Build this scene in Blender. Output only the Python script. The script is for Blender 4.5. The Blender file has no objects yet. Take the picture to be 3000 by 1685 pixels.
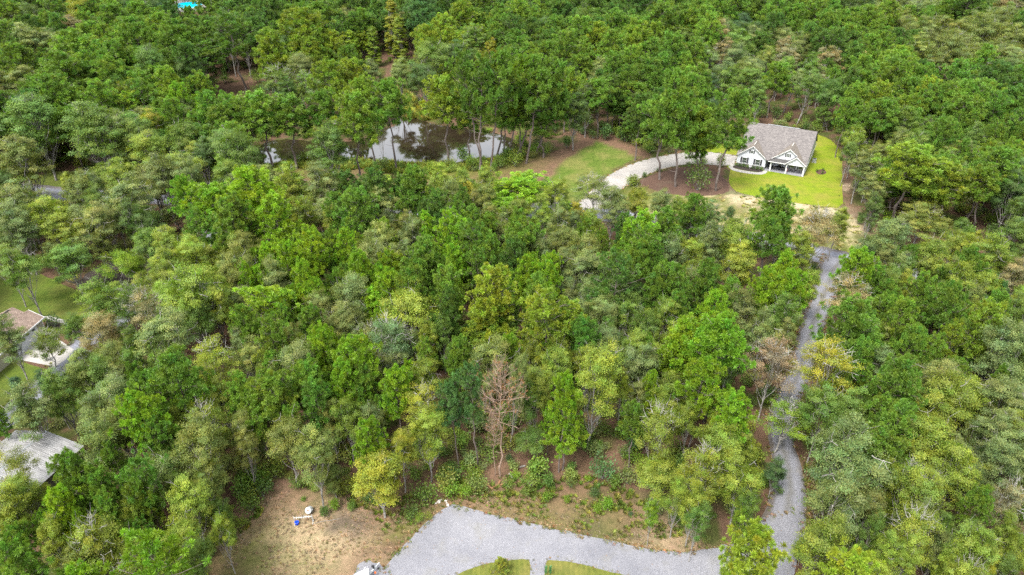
import bpy, math, random
import numpy as np
from mathutils import Vector, geometry, noise as mnoise

random.seed(7)
RS = np.random.RandomState(11)
S = bpy.context.scene
COL = S.collection

# ------------------------------------------------------------------ camera, sky, sun
F_PX, PITCH, CAM_H = 2082.0, math.radians(31.5), 68.0
cam_d = bpy.data.cameras.new('camera')
cam_d.sensor_width = 36.0
cam_d.lens = 36.0 * F_PX / 3000.0
cam_d.clip_end = 3000
cam = bpy.data.objects.new('camera', cam_d)
COL.objects.link(cam)
cam.location = (0, 0, CAM_H)
cam.rotation_euler = (math.pi / 2 - PITCH, 0, 0)
S.camera = cam

SUN_EL, SUN_AZ = math.radians(58), math.radians(-142)     # azimuth from +y, clockwise
W = bpy.data.worlds.new('World')
S.world = W
W.use_nodes = True
wn = W.node_tree
for n in list(wn.nodes):
    wn.nodes.remove(n)
wo = wn.nodes.new('ShaderNodeOutputWorld')
bg = wn.nodes.new('ShaderNodeBackground')
sky = wn.nodes.new('ShaderNodeTexSky')
sky.sky_type = 'NISHITA'
sky.sun_disc = False
sky.sun_elevation = SUN_EL
sky.sun_rotation = SUN_AZ
sky.air_density = 1.2
sky.dust_density = 3.0
hs = wn.nodes.new('ShaderNodeHueSaturation')
hs.inputs['Saturation'].default_value = 0.22
wn.links.new(sky.outputs[0], hs.inputs['Color'])
wn.links.new(hs.outputs[0], bg.inputs[0])
bg.inputs[1].default_value = 0.15
wn.links.new(bg.outputs[0], wo.inputs[0])

sun_d = bpy.data.lights.new('sun', 'SUN')
sun_d.energy = 1.5
sun_d.angle = math.radians(16)
sun_d.color = (1.0, 0.96, 0.9)
sun = bpy.data.objects.new('sun', sun_d)
COL.objects.link(sun)
sd = Vector((math.sin(SUN_AZ) * math.cos(SUN_EL), math.cos(SUN_AZ) * math.cos(SUN_EL), math.sin(SUN_EL)))
sun.rotation_euler = sd.to_track_quat('Z', 'Y').to_euler()
sun.location = (0, 0, 120)

S.view_settings.view_transform = 'Standard'
S.view_settings.look = 'None'
S.view_settings.gamma = 1.0
S.view_settings.use_curve_mapping = False
S.view_settings.exposure = 2.1
S.render.engine = 'CYCLES'
S.cycles.use_denoising = False
S.cycles.max_bounces = 5
S.cycles.diffuse_bounces = 4
S.cycles.glossy_bounces = 2
S.cycles.transmission_bounces = 3
S.cycles.transparent_max_bounces = 4

# ------------------------------------------------------------------ surveying: photo pixel (3000 wide) -> place
cP, sP = math.cos(PITCH), math.sin(PITCH)


def gp(px, py, z=0.0):
    u = (px - 1500) / F_PX
    v = -(py - 842.5) / F_PX
    d = (u, cP + v * sP, -sP + v * cP)
    t = (CAM_H - z) / -d[2]
    return Vector((d[0] * t, d[1] * t, z))


def pr(x, y, z=0.0):
    dz = z - CAM_H
    dep = y * cP - dz * sP
    up = y * sP + dz * cP
    return 1500 + F_PX * x / dep, 842.5 - F_PX * up / dep


D = 1.16460          # a 2576 px wide view of the photo, read off in its own pixels


def gd(x, y, z=0.0):
    return gp(x * D, y * D, z)


# ------------------------------------------------------------------ materials
def nt(name):
    m = bpy.data.materials.new(name)
    m.use_nodes = True
    t = m.node_tree
    b = t.nodes['Principled BSDF']
    return m, t, b


def N(t, kind, **kw):
    n = t.nodes.new(kind)
    for k, v in kw.items():
        if k in n.inputs:
            n.inputs[k].default_value = v
        else:
            setattr(n, k, v)
    return n


def mixrgb(t, a, b, fac, blend='MIX'):
    n = t.nodes.new('ShaderNodeMix')
    n.data_type = 'RGBA'
    n.blend_type = blend
    for sock, v in ((n.inputs[0], fac), (n.inputs[6], a), (n.inputs[7], b)):
        if isinstance(v, (int, float)):
            sock.default_value = v
        elif isinstance(v, tuple):
            sock.default_value = (*v, 1) if len(v) == 3 else v
        else:
            t.links.new(v, sock)
    return n.outputs[2]


def ramp(t, src, stops):
    r = t.nodes.new('ShaderNodeValToRGB')
    e = r.color_ramp.elements
    while len(e) < len(stops):
        e.new(0.5)
    for k, (p, c) in zip(e, stops):
        k.position = p
        k.color = (*c, 1) if len(c) == 3 else c
    t.links.new(src, r.inputs[0])
    return r.outputs[0]


def pos(t):
    return t.nodes.new('ShaderNodeNewGeometry').outputs['Position']


def tex(t, scale, detail=4, rough=0.6, vec=None, kind='ShaderNodeTexNoise'):
    n = t.nodes.new(kind)
    n.inputs['Scale'].default_value = scale
    if kind == 'ShaderNodeTexNoise':
        n.inputs['Detail'].default_value = detail
        n.inputs['Roughness'].default_value = rough
    t.links.new(vec if vec is not None else pos(t), n.inputs['Vector'])
    return n.outputs[0]


def bump(t, b, h, dist, strength=1.0):
    n = t.nodes.new('ShaderNodeBump')
    n.inputs['Distance'].default_value = dist
    n.inputs['Strength'].default_value = strength
    t.links.new(h, n.inputs['Height'])
    t.links.new(n.outputs[0], b.inputs['Normal'])


def plain(name, col, rough=0.6, var=0.12, scale=3.0, metal=0.0, spec=0.3, bumpd=0.0):
    m, t, b = nt(name)
    f = tex(t, scale, 5)
    lo = tuple(c * (1 - var) for c in col)
    hi = tuple(min(1, c * (1 + var)) for c in col)
    c = ramp(t, f, [(0.3, lo), (0.7, hi)])
    t.links.new(c, b.inputs['Base Color'])
    b.inputs['Roughness'].default_value = rough
    b.inputs['Metallic'].default_value = metal
    b.inputs['Specular IOR Level'].default_value = spec
    if bumpd:
        bump(t, b, f, bumpd)
    return m


def leaf_material(name, transl=0.3, rough=0.55, spec=0.35, mott=True):
    m, t, b = nt(name)
    ti = N(t, 'ShaderNodeAttribute', attribute_type='INSTANCER', attribute_name='tint')
    va = N(t, 'ShaderNodeAttribute', attribute_type='GEOMETRY', attribute_name='v')
    oi = t.nodes.new('ShaderNodeObjectInfo')
    c = mixrgb(t, ti.outputs['Color'], va.outputs['Color'], 1.0, 'MULTIPLY')
    n1 = tex(t, 0.55, 3)
    c2 = mixrgb(t, c, ramp(t, n1, [(0.32, (0.80, 0.86, 0.9)), (0.68, (1.24, 1.14, 1.0))]), 1.0, 'MULTIPLY')
    if not mott:
        c2 = c
    t.links.new(c2, b.inputs['Base Color'])
    b.inputs['Roughness'].default_value = rough
    b.inputs['Specular IOR Level'].default_value = spec
    tr = t.nodes.new('ShaderNodeBsdfTranslucent')
    t.links.new(mixrgb(t, c2, (1.25, 1.3, 0.55), 1.0, 'MULTIPLY'), tr.inputs[0])
    mx = t.nodes.new('ShaderNodeMixShader')
    mx.inputs[0].default_value = transl
    t.links.new(b.outputs[0], mx.inputs[1])
    t.links.new(tr.outputs[0], mx.inputs[2])
    t.links.new(mx.outputs[0], t.nodes['Material Output'].inputs[0])
    return m


def bark_material(name, a, b_):
    m, t, b = nt(name)
    f = tex(t, 2.5, 5)
    t.links.new(ramp(t, f, [(0.3, a), (0.7, b_)]), b.inputs['Base Color'])
    b.inputs['Roughness'].default_value = 0.85
    bump(t, b, tex(t, 14, 3), 0.03)
    return m


M = {}
M['leaf'] = leaf_material('leaves', 0.42)
M['needle'] = leaf_material('needles', 0.38, 0.5, 0.3, False)
M['grass_blade'] = leaf_material('grass blades', 0.35)
M['bark_pine'] = bark_material('pine bark', (0.052, 0.04, 0.0336), (0.12, 0.096, 0.084))
M['bark_pale'] = bark_material('pale bark', (0.088, 0.08, 0.0704), (0.224, 0.212, 0.192))
M['bark_twig'] = bark_material('lichen pale bark', (0.128, 0.12, 0.108), (0.32, 0.308, 0.28))
M['bark_dark'] = bark_material('wet dark bark', (0.018, 0.015, 0.013), (0.04, 0.034, 0.03))
M['bark_dead'] = bark_material('dead pine bark', (0.12, 0.078, 0.055), (0.24, 0.17, 0.125))


# ground: colours painted by place in attribute "col", fine grain from noise
def ground_material():
    m, t, b = nt('ground')
    at = N(t, 'ShaderNodeAttribute', attribute_type='GEOMETRY', attribute_name='col')
    n1 = tex(t, 7.0, 6, 0.72)
    n2 = tex(t, 1.1, 5, 0.65)
    n3 = tex(t, 26.0, 3, 0.7)
    c = mixrgb(t, at.outputs['Color'], ramp(t, n1, [(0.3, (0.55, 0.52, 0.5)), (0.52, (1, 1, 1)), (0.72, (1.5, 1.45, 1.35))]), 1.0, 'MULTIPLY')
    c = mixrgb(t, c, ramp(t, n2, [(0.35, (0.78, 0.84, 0.72)), (0.65, (1.2, 1.13, 1.1))]), 1.0, 'MULTIPLY')
    c = mixrgb(t, c, ramp(t, n3, [(0.36, (0.6, 0.62, 0.6)), (0.62, (1.3, 1.28, 1.25))]), 1.0, 'MULTIPLY')
    t.links.new(c, b.inputs['Base Color'])
    b.inputs['Roughness'].default_value = 0.95
    b.inputs['Specular IOR Level'].default_value = 0.1
    bump(t, b, n1, 0.12, 0.7)
    return m


def gravel_material(name, a, b_, leaf=0.5, patch_col=(0.31, 0.30, 0.22), tracks=False):
    m, t, b = nt(name)
    f = tex(t, 9.0, 5, 0.85)
    v = tex(t, 17.0, kind='ShaderNodeTexVoronoi')
    big = tex(t, 0.33, 5, 0.65)
    c = ramp(t, f, [(0.30, a), (0.68, b_)])
    c = mixrgb(t, c, ramp(t, v, [(0.05, (1.15, 1.15, 1.15)), (0.75, (0.62, 0.62, 0.64))]), 1.0, 'MULTIPLY')
    c = mixrgb(t, c, ramp(t, tex(t, 0.12, 6, 0.7), [(0.35, (0.82, 0.82, 0.84)), (0.65, (1.14, 1.13, 1.12))]), 1.0, 'MULTIPLY')
    c = mixrgb(t, c, patch_col, ramp(t, big, [(0.53, (0, 0, 0)), (0.72, (leaf, leaf, leaf))]))  # broad noise patches of a second surface colour
    if tracks:
        tc = t.nodes.new('ShaderNodeTexCoord')
        sx = t.nodes.new('ShaderNodeSeparateXYZ')
        t.links.new(tc.outputs['UV'], sx.inputs[0])
        nz_ = tex(t, 0.7, 4, 0.6)
        ad = N(t, 'ShaderNodeMath', operation='MULTIPLY_ADD')
        t.links.new(nz_, ad.inputs[0])
        ad.inputs[1].default_value = 0.22
        t.links.new(sx.outputs[0], ad.inputs[2])
        tr_ = ramp(t, ad.outputs[0], [(0.12, (0.72, 0.66, 0.58)), (0.28, (1.12, 1.12, 1.13)), (0.42, (1.15, 1.15, 1.15)), (0.60, (0.80, 0.78, 0.68)), (0.74, (1.15, 1.15, 1.15)), (0.92, (1.05, 1.04, 1.03)), (1.0, (0.68, 0.60, 0.5))])
        c = mixrgb(t, c, tr_, 1.0, 'MULTIPLY')
    sp = tex(t, 3.4, 2, 0.5)
    c = mixrgb(t, c, (0.16, 0.10, 0.06), ramp(t, sp, [(0.70, (0, 0, 0)), (0.73, (0.7, 0.7, 0.7))]))
    t.links.new(c, b.inputs['Base Color'])
    b.inputs['Roughness'].default_value = 0.9
    b.inputs['Specular IOR Level'].default_value = 0.15
    bump(t, b, f, 0.05, 0.8)
    return m


def lawn_material(name, a, b_, dry):
    m, t, b = nt(name)
    f = tex(t, 6.0, 5, 0.75)
    big = tex(t, 0.16, 5, 0.6)
    c = ramp(t, f, [(0.3, a), (0.7, b_)])
    c = mixrgb(t, c, dry, ramp(t, big, [(0.42, (0, 0, 0)), (0.68, (0.75, 0.75, 0.75))]))
    c = mixrgb(t, c, ramp(t, tex(t, 22, 3), [(0.35, (0.7, 0.7, 0.7)), (0.65, (1.25, 1.25, 1.25))]), 1.0, 'MULTIPLY')
    wv = t.nodes.new('ShaderNodeTexWave')
    wv.inputs['Scale'].default_value = 0.55
    wv.inputs['Distortion'].default_value = 2.5
    wv.inputs['Detail'].default_value = 3
    t.links.new(pos(t), wv.inputs['Vector'])
    c = mixrgb(t, c, ramp(t, wv.outputs[0], [(0.2, (0.92, 0.94, 0.92)), (0.8, (1.07, 1.05, 1.05))]), 1.0, 'MULTIPLY')
    c = mixrgb(t, c, ramp(t, tex(t, 0.8, 6, 0.7), [(0.35, (0.80, 0.86, 0.85)), (0.65, (1.18, 1.12, 1.1))]), 1.0, 'MULTIPLY')
    t.links.new(c, b.inputs['Base Color'])
    b.inputs['Roughness'].default_value = 0.9
    b.inputs['Specular IOR Level'].default_value = 0.15
    bump(t, b, f, 0.06, 0.6)
    return m


M['ground'] = ground_material()
M['gravel'] = gravel_material('grey gravel', (0.1117, 0.113, 0.1236), (0.2432, 0.2444, 0.2596), 0.4, (0.1314, 0.1249, 0.09201))
M['lane'] = gravel_material('worn lane gravel', (0.093, 0.09532, 0.1069), (0.2247, 0.2271, 0.2441), 0.5, (0.1317, 0.1201, 0.093), tracks=True)
M['asphalt'] = gravel_material('weathered grey road', (0.126, 0.1328, 0.155), (0.1938, 0.2005, 0.2276), 0.3, (0.2519, 0.2422, 0.2422), tracks=True)
M['sandy'] = gravel_material('pale sandy drive', (0.2085, 0.1963, 0.1748), (0.3434, 0.3281, 0.3005), 0.4, (0.233, 0.2024, 0.1594))
M['concrete'] = plain('concrete', (0.2604, 0.248, 0.2294), 0.8, 0.12, 1.2)
M['lawn'] = lawn_material('bright lawn', (0.08138, 0.1201, 0.00465), (0.1434, 0.1899, 0.00775), (0.1705, 0.1472, 0.02712))
M['yard'] = lawn_material('yard grass', (0.04092, 0.06547, 0.005952), (0.07068, 0.1004, 0.01339), (0.08928, 0.093, 0.02232))
M['island'] = lawn_material('island grass', (0.05952, 0.07291, 0.01116), (0.1042, 0.1116, 0.02232), (0.1228, 0.1079, 0.03348))
M['mulch'] = plain('dark mulch', (0.031, 0.02356, 0.01984), 0.95, 0.55, 5.0, bumpd=0.06)
M['straw'] = gravel_material('pine straw', (0.0527, 0.02976, 0.02046), (0.1116, 0.06696, 0.0465), 0.35, (0.0992, 0.0806, 0.0527))
M['white'] = plain('white siding paint', (0.4176, 0.432, 0.4608), 0.5, 0.03)
M['trim'] = plain('white trim', (0.5304, 0.5304, 0.5304), 0.45, 0.03)
M['cream'] = plain('cream siding', (0.31, 0.2914, 0.2232), 0.6, 0.04)
M['shutter'] = plain('charcoal shutters', (0.03, 0.03, 0.034), 0.5, 0.1)
M['porch_floor'] = plain('porch slab', (0.186, 0.186, 0.1984), 0.7, 0.06)
M['steel'] = plain('grey steel', (0.35, 0.36, 0.37), 0.4, 0.1, metal=0.6)
M['black'] = plain('black plastic', (0.02, 0.02, 0.022), 0.4, 0.1)
M['blue'] = plain('blue plastic', (0.005, 0.04, 0.42), 0.3, 0.1)
M['pvc'] = plain('white plastic', (0.3844, 0.403, 0.403), 0.35, 0.03)
M['boat'] = plain('white gelcoat', (0.595, 0.602, 0.602), 0.2, 0.02, spec=0.5)
M['green_p'] = plain('green plastic', (0.004, 0.088, 0.024), 0.4, 0.1)
M['terracotta'] = plain('clay', (0.35, 0.2, 0.12), 0.7, 0.15)
M['wood'] = plain('split wood', (0.2046, 0.1054, 0.0558), 0.8, 0.2, 6)
M['rock'] = plain('pale rock', (0.341, 0.31, 0.279), 0.85, 0.25, 4, bumpd=0.05)
M['red'] = plain('red cloth', (0.55, 0.02, 0.03), 0.7, 0.05)
M['blue_cloth'] = plain('blue cloth', (0.02, 0.04, 0.25), 0.7, 0.05)
M['orange'] = plain('orange lamp', (0.7, 0.12, 0.02), 0.4, 0.05)


def glass_mat():
    m, t, b = nt('window glass')
    b.inputs['Base Color'].default_value = (0.035, 0.045, 0.04, 1)
    b.inputs['Roughness'].default_value = 0.06
    b.inputs['Specular IOR Level'].default_value = 0.8
    bump(t, b, tex(t, 1.2, 2), 0.02, 0.4)
    return m


M['glass'] = glass_mat()


def shingle_mat(name, a, b_):
    m, t, b = nt(name)
    tc = t.nodes.new('ShaderNodeTexCoord')
    br = t.nodes.new('ShaderNodeTexBrick')
    br.inputs['Scale'].default_value = 1.0
    br.inputs['Brick Width'].default_value = 0.42
    br.inputs['Row Height'].default_value = 0.2
    br.inputs['Mortar Size'].default_value = 0.012
    br.inputs['Color1'].default_value = (*a, 1)
    br.inputs['Color2'].default_value = (*b_, 1)
    br.inputs['Mortar'].default_value = (*[c * 0.45 for c in a], 1)
    t.links.new(tc.outputs['UV'], br.inputs['Vector'])
    c = mixrgb(t, br.outputs[0], ramp(t, tex(t, 1.7, 5), [(0.3, (0.82, 0.8, 0.8)), (0.7, (1.18, 1.16, 1.14))]), 1.0, 'MULTIPLY')
    c = mixrgb(t, c, ramp(t, tex(t, 12, 3), [(0.35, (0.85, 0.85, 0.85)), (0.65, (1.15, 1.15, 1.15))]), 1.0, 'MULTIPLY')
    t.links.new(c, b.inputs['Base Color'])
    b.inputs['Roughness'].default_value = 0.9
    b.inputs['Specular IOR Level'].default_value = 0.2
    bump(t, b, br.outputs['Fac'], -0.012)
    return m


M['shingle'] = shingle_mat('taupe grey shingles', (0.09374, 0.0868, 0.08472), (0.1458, 0.1354, 0.1285))
M['shingle_dk'] = shingle_mat('grey porch shingles', (0.0558, 0.0558, 0.0558), (0.0837, 0.0806, 0.0775))
M['shingle_tan'] = shingle_mat('tan brown shingles', (0.1451, 0.1088, 0.08705), (0.2096, 0.1612, 0.133))


def metal_roof(name, base, stain):
    m, t, b = nt(name)
    tc = t.nodes.new('ShaderNodeTexCoord')
    mp = t.nodes.new('ShaderNodeMapping')
    mp.inputs['Scale'].default_value = (0.25, 2.2, 1)
    t.links.new(tc.outputs['UV'], mp.inputs[0])
    f = tex(t, 1.5, 5, 0.7, vec=mp.outputs[0])
    g2 = tex(t, 0.45, 4, 0.6)
    st = mixrgb(t, (0, 0, 0), ramp(t, g2, [(0.4, (0.15, 0.15, 0.15)), (0.62, (1, 1, 1))]), ramp(t, f, [(0.40, (0, 0, 0)), (0.58, (1, 1, 1))]))
    c = mixrgb(t, base, stain, st)
    t.links.new(c, b.inputs['Base Color'])
    b.inputs['Roughness'].default_value = 0.45
    b.inputs['Metallic'].default_value = 0.1
    return m


M['tin'] = metal_roof('ribbed white metal', (0.2136, 0.2113, 0.2089), (0.0882, 0.08589, 0.08589))
M['tin_wall'] = plain('olive metal siding', (0.1054, 0.1054, 0.0744), 0.5, 0.1, metal=0.2)


def stone_mat():
    m, t, b = nt('stone veneer')
    oi = t.nodes.new('ShaderNodeObjectInfo')
    c = ramp(t, oi.outputs['Random'], [(0.0, (0.10, 0.10, 0.115)), (0.5, (0.22, 0.21, 0.22)), (1.0, (0.40, 0.38, 0.37))])
    c = mixrgb(t, c, ramp(t, tex(t, 5, 4), [(0.3, (0.75, 0.75, 0.75)), (0.7, (1.2, 1.2, 1.2))]), 1.0, 'MULTIPLY')
    t.links.new(c, b.inputs['Base Color'])
    b.inputs['Roughness'].default_value = 0.85
    return m


M['stone'] = stone_mat()
M['shingle_lit'] = shingle_mat('taupe brightened gable shingles', (0.1178, 0.1023, 0.0868), (0.1674, 0.1488, 0.1271))  # same shingles as main roof, gable slopes' brighter light put into the colour
M['stone_wall'] = plain('grey stacked stone', (0.1364, 0.1333, 0.1364), 0.85, 0.55, 2.6)


def water_mat(name, deep, ior, rgh=0.015):
    m, t, b = nt(name)
    c = ramp(t, tex(t, 0.12, 4), [(0.35, deep), (0.7, tuple(x * 1.5 for x in deep))])
    t.links.new(c, b.inputs['Base Color'])
    b.inputs['Roughness'].default_value = rgh
    b.inputs['IOR'].default_value = ior
    bump(t, b, tex(t, 1.3, 3, 0.5), 0.004, 0.25)
    return m


M['water'] = water_mat('pond water', (0.014, 0.010, 0.006), 1.9)
M['pool'] = water_mat('pool water', (0.0, 0.42, 0.62), 1.33)


# ------------------------------------------------------------------ mesh helpers
class MB:
    def __init__(self):
        self.v, self.f, self.uv = [], [], []

    def quad(self, a, b, c, d, uv=None):
        k = len(self.v)
        self.v += [tuple(a), tuple(b), tuple(c), tuple(d)]
        self.f.append((k, k + 1, k + 2, k + 3))
        self.uv.append(uv or [(0, 0), (1, 0), (1, 1), (0, 1)])

    def poly(self, pts, uvs=None):
        k = len(self.v)
        self.v += [tuple(p) for p in pts]
        self.f.append(tuple(range(k, k + len(pts))))
        self.uv.append(uvs or [(p[0], p[1]) for p in pts])

    def box(self, x0, x1, y0, y1, z0, z1):
        p = [(x0, y0, z0), (x1, y0, z0), (x1, y1, z0), (x0, y1, z0), (x0, y0, z1), (x1, y0, z1), (x1, y1, z1), (x0, y1, z1)]
        self.hexa(p)

    def hexa(self, p):
        k = len(self.v)
        self.v += [tuple(q) for q in p]
        for f in ((3, 2, 1, 0), (4, 5, 6, 7), (0, 1, 5, 4), (1, 2, 6, 5), (2, 3, 7, 6), (3, 0, 4, 7)):
            self.f.append(tuple(k + i for i in f))
            self.uv.append([(0, 0), (1, 0), (1, 1), (0, 1)])

    def slab(self, pts, th):
        """a flat polygon (ccw from above) given thickness downwards"""
        n = len(pts)
        k = len(self.v)
        pts = [Vector(p) for p in pts]
        nr = (pts[1] - pts[0]).cross(pts[2] - pts[0]).normalized()
        if nr.z < 0:
            pts = pts[::-1]
            nr = -nr
        e = (pts[1] - pts[0])
        hx = Vector((nr.y, -nr.x, 0))
        hx = hx.normalized() if hx.length > 1e-4 else Vector((1, 0, 0))
        hy = nr.cross(hx)
        o = pts[0]
        self.v += [tuple(p) for p in pts] + [tuple(p - nr * th) for p in pts]
        self.f.append(tuple(k + i for i in range(n)))
        self.uv.append([((p - o).dot(hx), (p - o).dot(hy)) for p in pts])
        self.f.append(tuple(k + n + i for i in reversed(range(n))))
        self.uv.append([(0, 0)] * n)
        for i in range(n):
            j = (i + 1) % n
            self.f.append((k + j, k + i, k + n + i, k + n + j))
            self.uv.append([(0, 0)] * 4)

    def tube(self, pts, rads, n=6, cap=True):
        pts = [Vector(p) for p in pts]
        rings = []
        for i, p in enumerate(pts):
            a = pts[max(i - 1, 0)]
            b = pts[min(i + 1, len(pts) - 1)]
            d = (b - a).normalized() if (b - a).length > 1e-6 else Vector((0, 0, 1))
            x = d.orthogonal().normalized() if abs(d.z) < 0.9 else Vector((1, 0, 0)).cross(d).normalized()
            y = d.cross(x)
            k = len(self.v)
            for j in range(n):
                an = 2 * math.pi * j / n
                self.v.append(tuple(p + (x * math.cos(an) + y * math.sin(an)) * rads[i]))
            rings.append(k)
        for a, b in zip(rings, rings[1:]):
            for j in range(n):
                self.f.append((a + j, a + (j + 1) % n, b + (j + 1) % n, b + j))
                self.uv.append([(0, 0)] * 4)
        if cap:
            self.f.append(tuple(rings[0] + j for j in reversed(range(n))))
            self.uv.append([(0, 0)] * n)
            self.f.append(tuple(rings[-1] + j for j in range(n)))
            self.uv.append([(0, 0)] * n)

    def mesh(self, name, mat):
        me = bpy.data.meshes.new(name)
        me.from_pydata(self.v, [], self.f)
        uvl = me.uv_layers.new(name='UVMap')
        flat = [c for f in self.uv for u in f for c in u]
        uvl.data.foreach_set('uv', flat)
        me.materials.append(mat)
        return me

    def build(self, name, mat, parent=None):
        return link(name, self.mesh(name, mat), parent)


def link(name, data, parent=None):
    o = bpy.data.objects.new(name, data)
    COL.objects.link(o)
    if parent:
        o.parent = parent
    return o


def thing(name, label, cat, loc=(0, 0, 0), rz=0.0, group=None):
    o = bpy.data.objects.new(name, None)
    o.empty_display_size = 0.3
    COL.objects.link(o)
    o.location = loc
    o.rotation_euler = (0, 0, rz)
    tag(o, label, cat, group)
    return o


def tag(o, label=None, cat=None, group=None, kind=None):
    if label:
        o['label'] = label
    if cat:
        o['category'] = cat
    if group:
        o['group'] = group
    if kind:
        o['kind'] = kind
    return o


def structure(o):
    o['kind'] = 'structure'
    return o


def fr(a, b=0, c=0):
    return mnoise.noise(Vector((a, b, c)))


def ragged(pts, step=0.5, amp=0.25, freq=0.9, seed=0.0):
    out = []
    n = len(pts)
    for i in range(n):
        a, b = pts[i], pts[(i + 1) % n]
        L = (b - a).length
        k = max(1, int(L / step))
        nr = Vector((-(b - a).y, (b - a).x, 0)).normalized() if L > 0 else Vector()
        for j in range(k):
            p = a.lerp(b, j / k)
            w = fr(p.x * freq, p.y * freq, seed) + 0.6 * fr(p.x * freq * 3.1, p.y * freq * 3.1, seed + 5)
            out.append(p + nr * amp * w)
    return out


def smooth_closed(pts, it=2):
    for _ in range(it):
        q = []
        n = len(pts)
        for i in range(n):
            a, b = pts[i], pts[(i + 1) % n]
            q += [a.lerp(b, 0.25), a.lerp(b, 0.75)]
        pts = q
    return pts


def sheet(name, pts, z, mat, amp=0.25, smooth=1, step=0.5):
    pts = [Vector((p[0], p[1], 0)) for p in pts]
    if smooth:
        pts = smooth_closed(pts, smooth)
    if amp:
        pts = ragged(pts, step, amp)
    for p in pts:
        p.z = z
    tris = geometry.tessellate_polygon([pts])
    me = bpy.data.meshes.new(name)
    # tessellate gives arbitrary winding: make them face up
    fs = []
    for a, b, c in tris:
        A, B, C = pts[a], pts[b], pts[c]
        fs.append((a, b, c) if (B - A).cross(C - A).z > 0 else (a, c, b))
    me.from_pydata([tuple(p) for p in pts], [], fs)
    me.materials.append(mat)
    return structure(link(name, me))


def band(name, centre, widths, z, mat, amp=0.2):
    """a road as a strip along a centre line (world points)"""
    c = [Vector((p[0], p[1], 0)) for p in centre]
    fine, wf = [], []
    for i in range(len(c) - 1):
        p0, p1, p2, p3 = c[max(i - 1, 0)], c[i], c[i + 1], c[min(i + 2, len(c) - 1)]
        k = max(2, int((p2 - p1).length / 0.8))
        for j in range(k):
            t = j / k
            q = 0.5 * ((2 * p1) + (-p0 + p2) * t + (2 * p0 - 5 * p1 + 4 * p2 - p3) * t * t + (-p0 + 3 * p1 - 3 * p2 + p3) * t ** 3)
            fine.append(q)
            wf.append(widths[i] * (1 - t) + widths[i + 1] * t)
    fine.append(c[-1])
    wf.append(widths[-1])
    L, R = [], []
    for i, p in enumerate(fine):
        d = (fine[min(i + 1, len(fine) - 1)] - fine[max(i - 1, 0)]).normalized()
        nr = Vector((-d.y, d.x, 0))
        a1 = amp * (fr(p.x * 0.9, p.y * 0.9, 1) + 0.5 * fr(p.x * 2.9, p.y * 2.9, 4))
        a2 = amp * (fr(p.x * 0.9, p.y * 0.9, 9) + 0.5 * fr(p.x * 2.9, p.y * 2.9, 7))
        L.append(p + nr * (wf[i] / 2 + a1) + Vector((0, 0, z)))
        R.append(p - nr * (wf[i] / 2 + a2) + Vector((0, 0, z)))
    me = bpy.data.meshes.new(name)
    n = len(L)
    me.from_pydata([tuple(p) for p in L + R], [], [(n + i, n + i + 1, i + 1, i) for i in range(n - 1)])
    uvl = me.uv_layers.new(name='UVMap')
    acc, d0 = [0.0], 0.0
    for i in range(1, n):
        d0 += (fine[i] - fine[i - 1]).length
        acc.append(d0)
    uv = []
    for i in range(n - 1):
        uv += [1, acc[i], 1, acc[i + 1], 0, acc[i + 1], 0, acc[i]]
    uvl.data.foreach_set('uv', uv)
    me.materials.append(mat)
    ROADS.append([(p.x, p.y, w) for p, w in zip(fine, wf)])
    return structure(link(name, me))


ROADS = []


def inside(poly, X, Y):
    """vectorised point in polygon"""
    r = np.zeros(X.shape, bool)
    n = len(poly)
    j = n - 1
    for i in range(n):
        xi, yi = poly[i][0], poly[i][1]
        xj, yj = poly[j][0], poly[j][1]
        c = ((yi > Y) != (yj > Y)) & (X < (xj - xi) * (Y - yi) / (yj - yi + 1e-12) + xi)
        r ^= c
        j = i
    return r


def wp(pts):
    return [gd(x, y) for x, y in pts]


# ------------------------------------------------------------------ places on the ground
FORE = wp([(540, 1440), (575, 1380), (600, 1350), (640, 1290), (690, 1245), (760, 1228), (850, 1252), (930, 1275), (1010, 1290), (1075, 1262), (1150, 1232),
           (1250, 1235), (1400, 1240), (1520, 1262), (1620, 1290), (1730, 1335), (1790, 1375), (1880, 1360), (1935, 1400), (2060, 1500), (2060, 1760), (440, 1760), (480, 1560)])
COURT = wp([(1128, 1268), (1165, 1272), (1200, 1286), (1300, 1308), (1420, 1337), (1520, 1357), (1620, 1379), (1700, 1391), (1790, 1383), (1850, 1360),
            (1900, 1322), (1935, 1290), (2028, 1290), (2025, 1340), (2008, 1392), (1995, 1447), (1990, 1540), (1960, 1760), (800, 1760), (880, 1560), (950, 1447), (1000, 1390), (1060, 1325)])
ISL_L = wp([(1140, 1452), (1185, 1430), (1235, 1416), (1290, 1409), (1328, 1407), (1334, 1415), (1333, 1440), (1325, 1560), (1150, 1600), (1000, 1600), (1050, 1510)])
ISL_R = wp([(1373, 1412), (1384, 1409), (1450, 1416), (1520, 1436), (1590, 1452), (1680, 1500), (1700, 1600), (1380, 1600), (1366, 1480)])
PADDOCK = wp([(1368, 455), (1420, 400), (1470, 362), (1505, 352), (1560, 372), (1615, 388), (1580, 412), (1545, 432), (1515, 452), (1495, 480), (1470, 505), (1400, 505)])
DRIVE = wp([(1500, 470), (1525, 445), (1560, 425), (1600, 408), (1640, 398), (1700, 386), (1760, 382), (1820, 386), (1858, 392), (1850, 412), (1835, 418), (1780, 414),
            (1730, 412), (1680, 422), (1625, 440), (1580, 465), (1545, 490), (1520, 525), (1440, 525), (1465, 500)])
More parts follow.
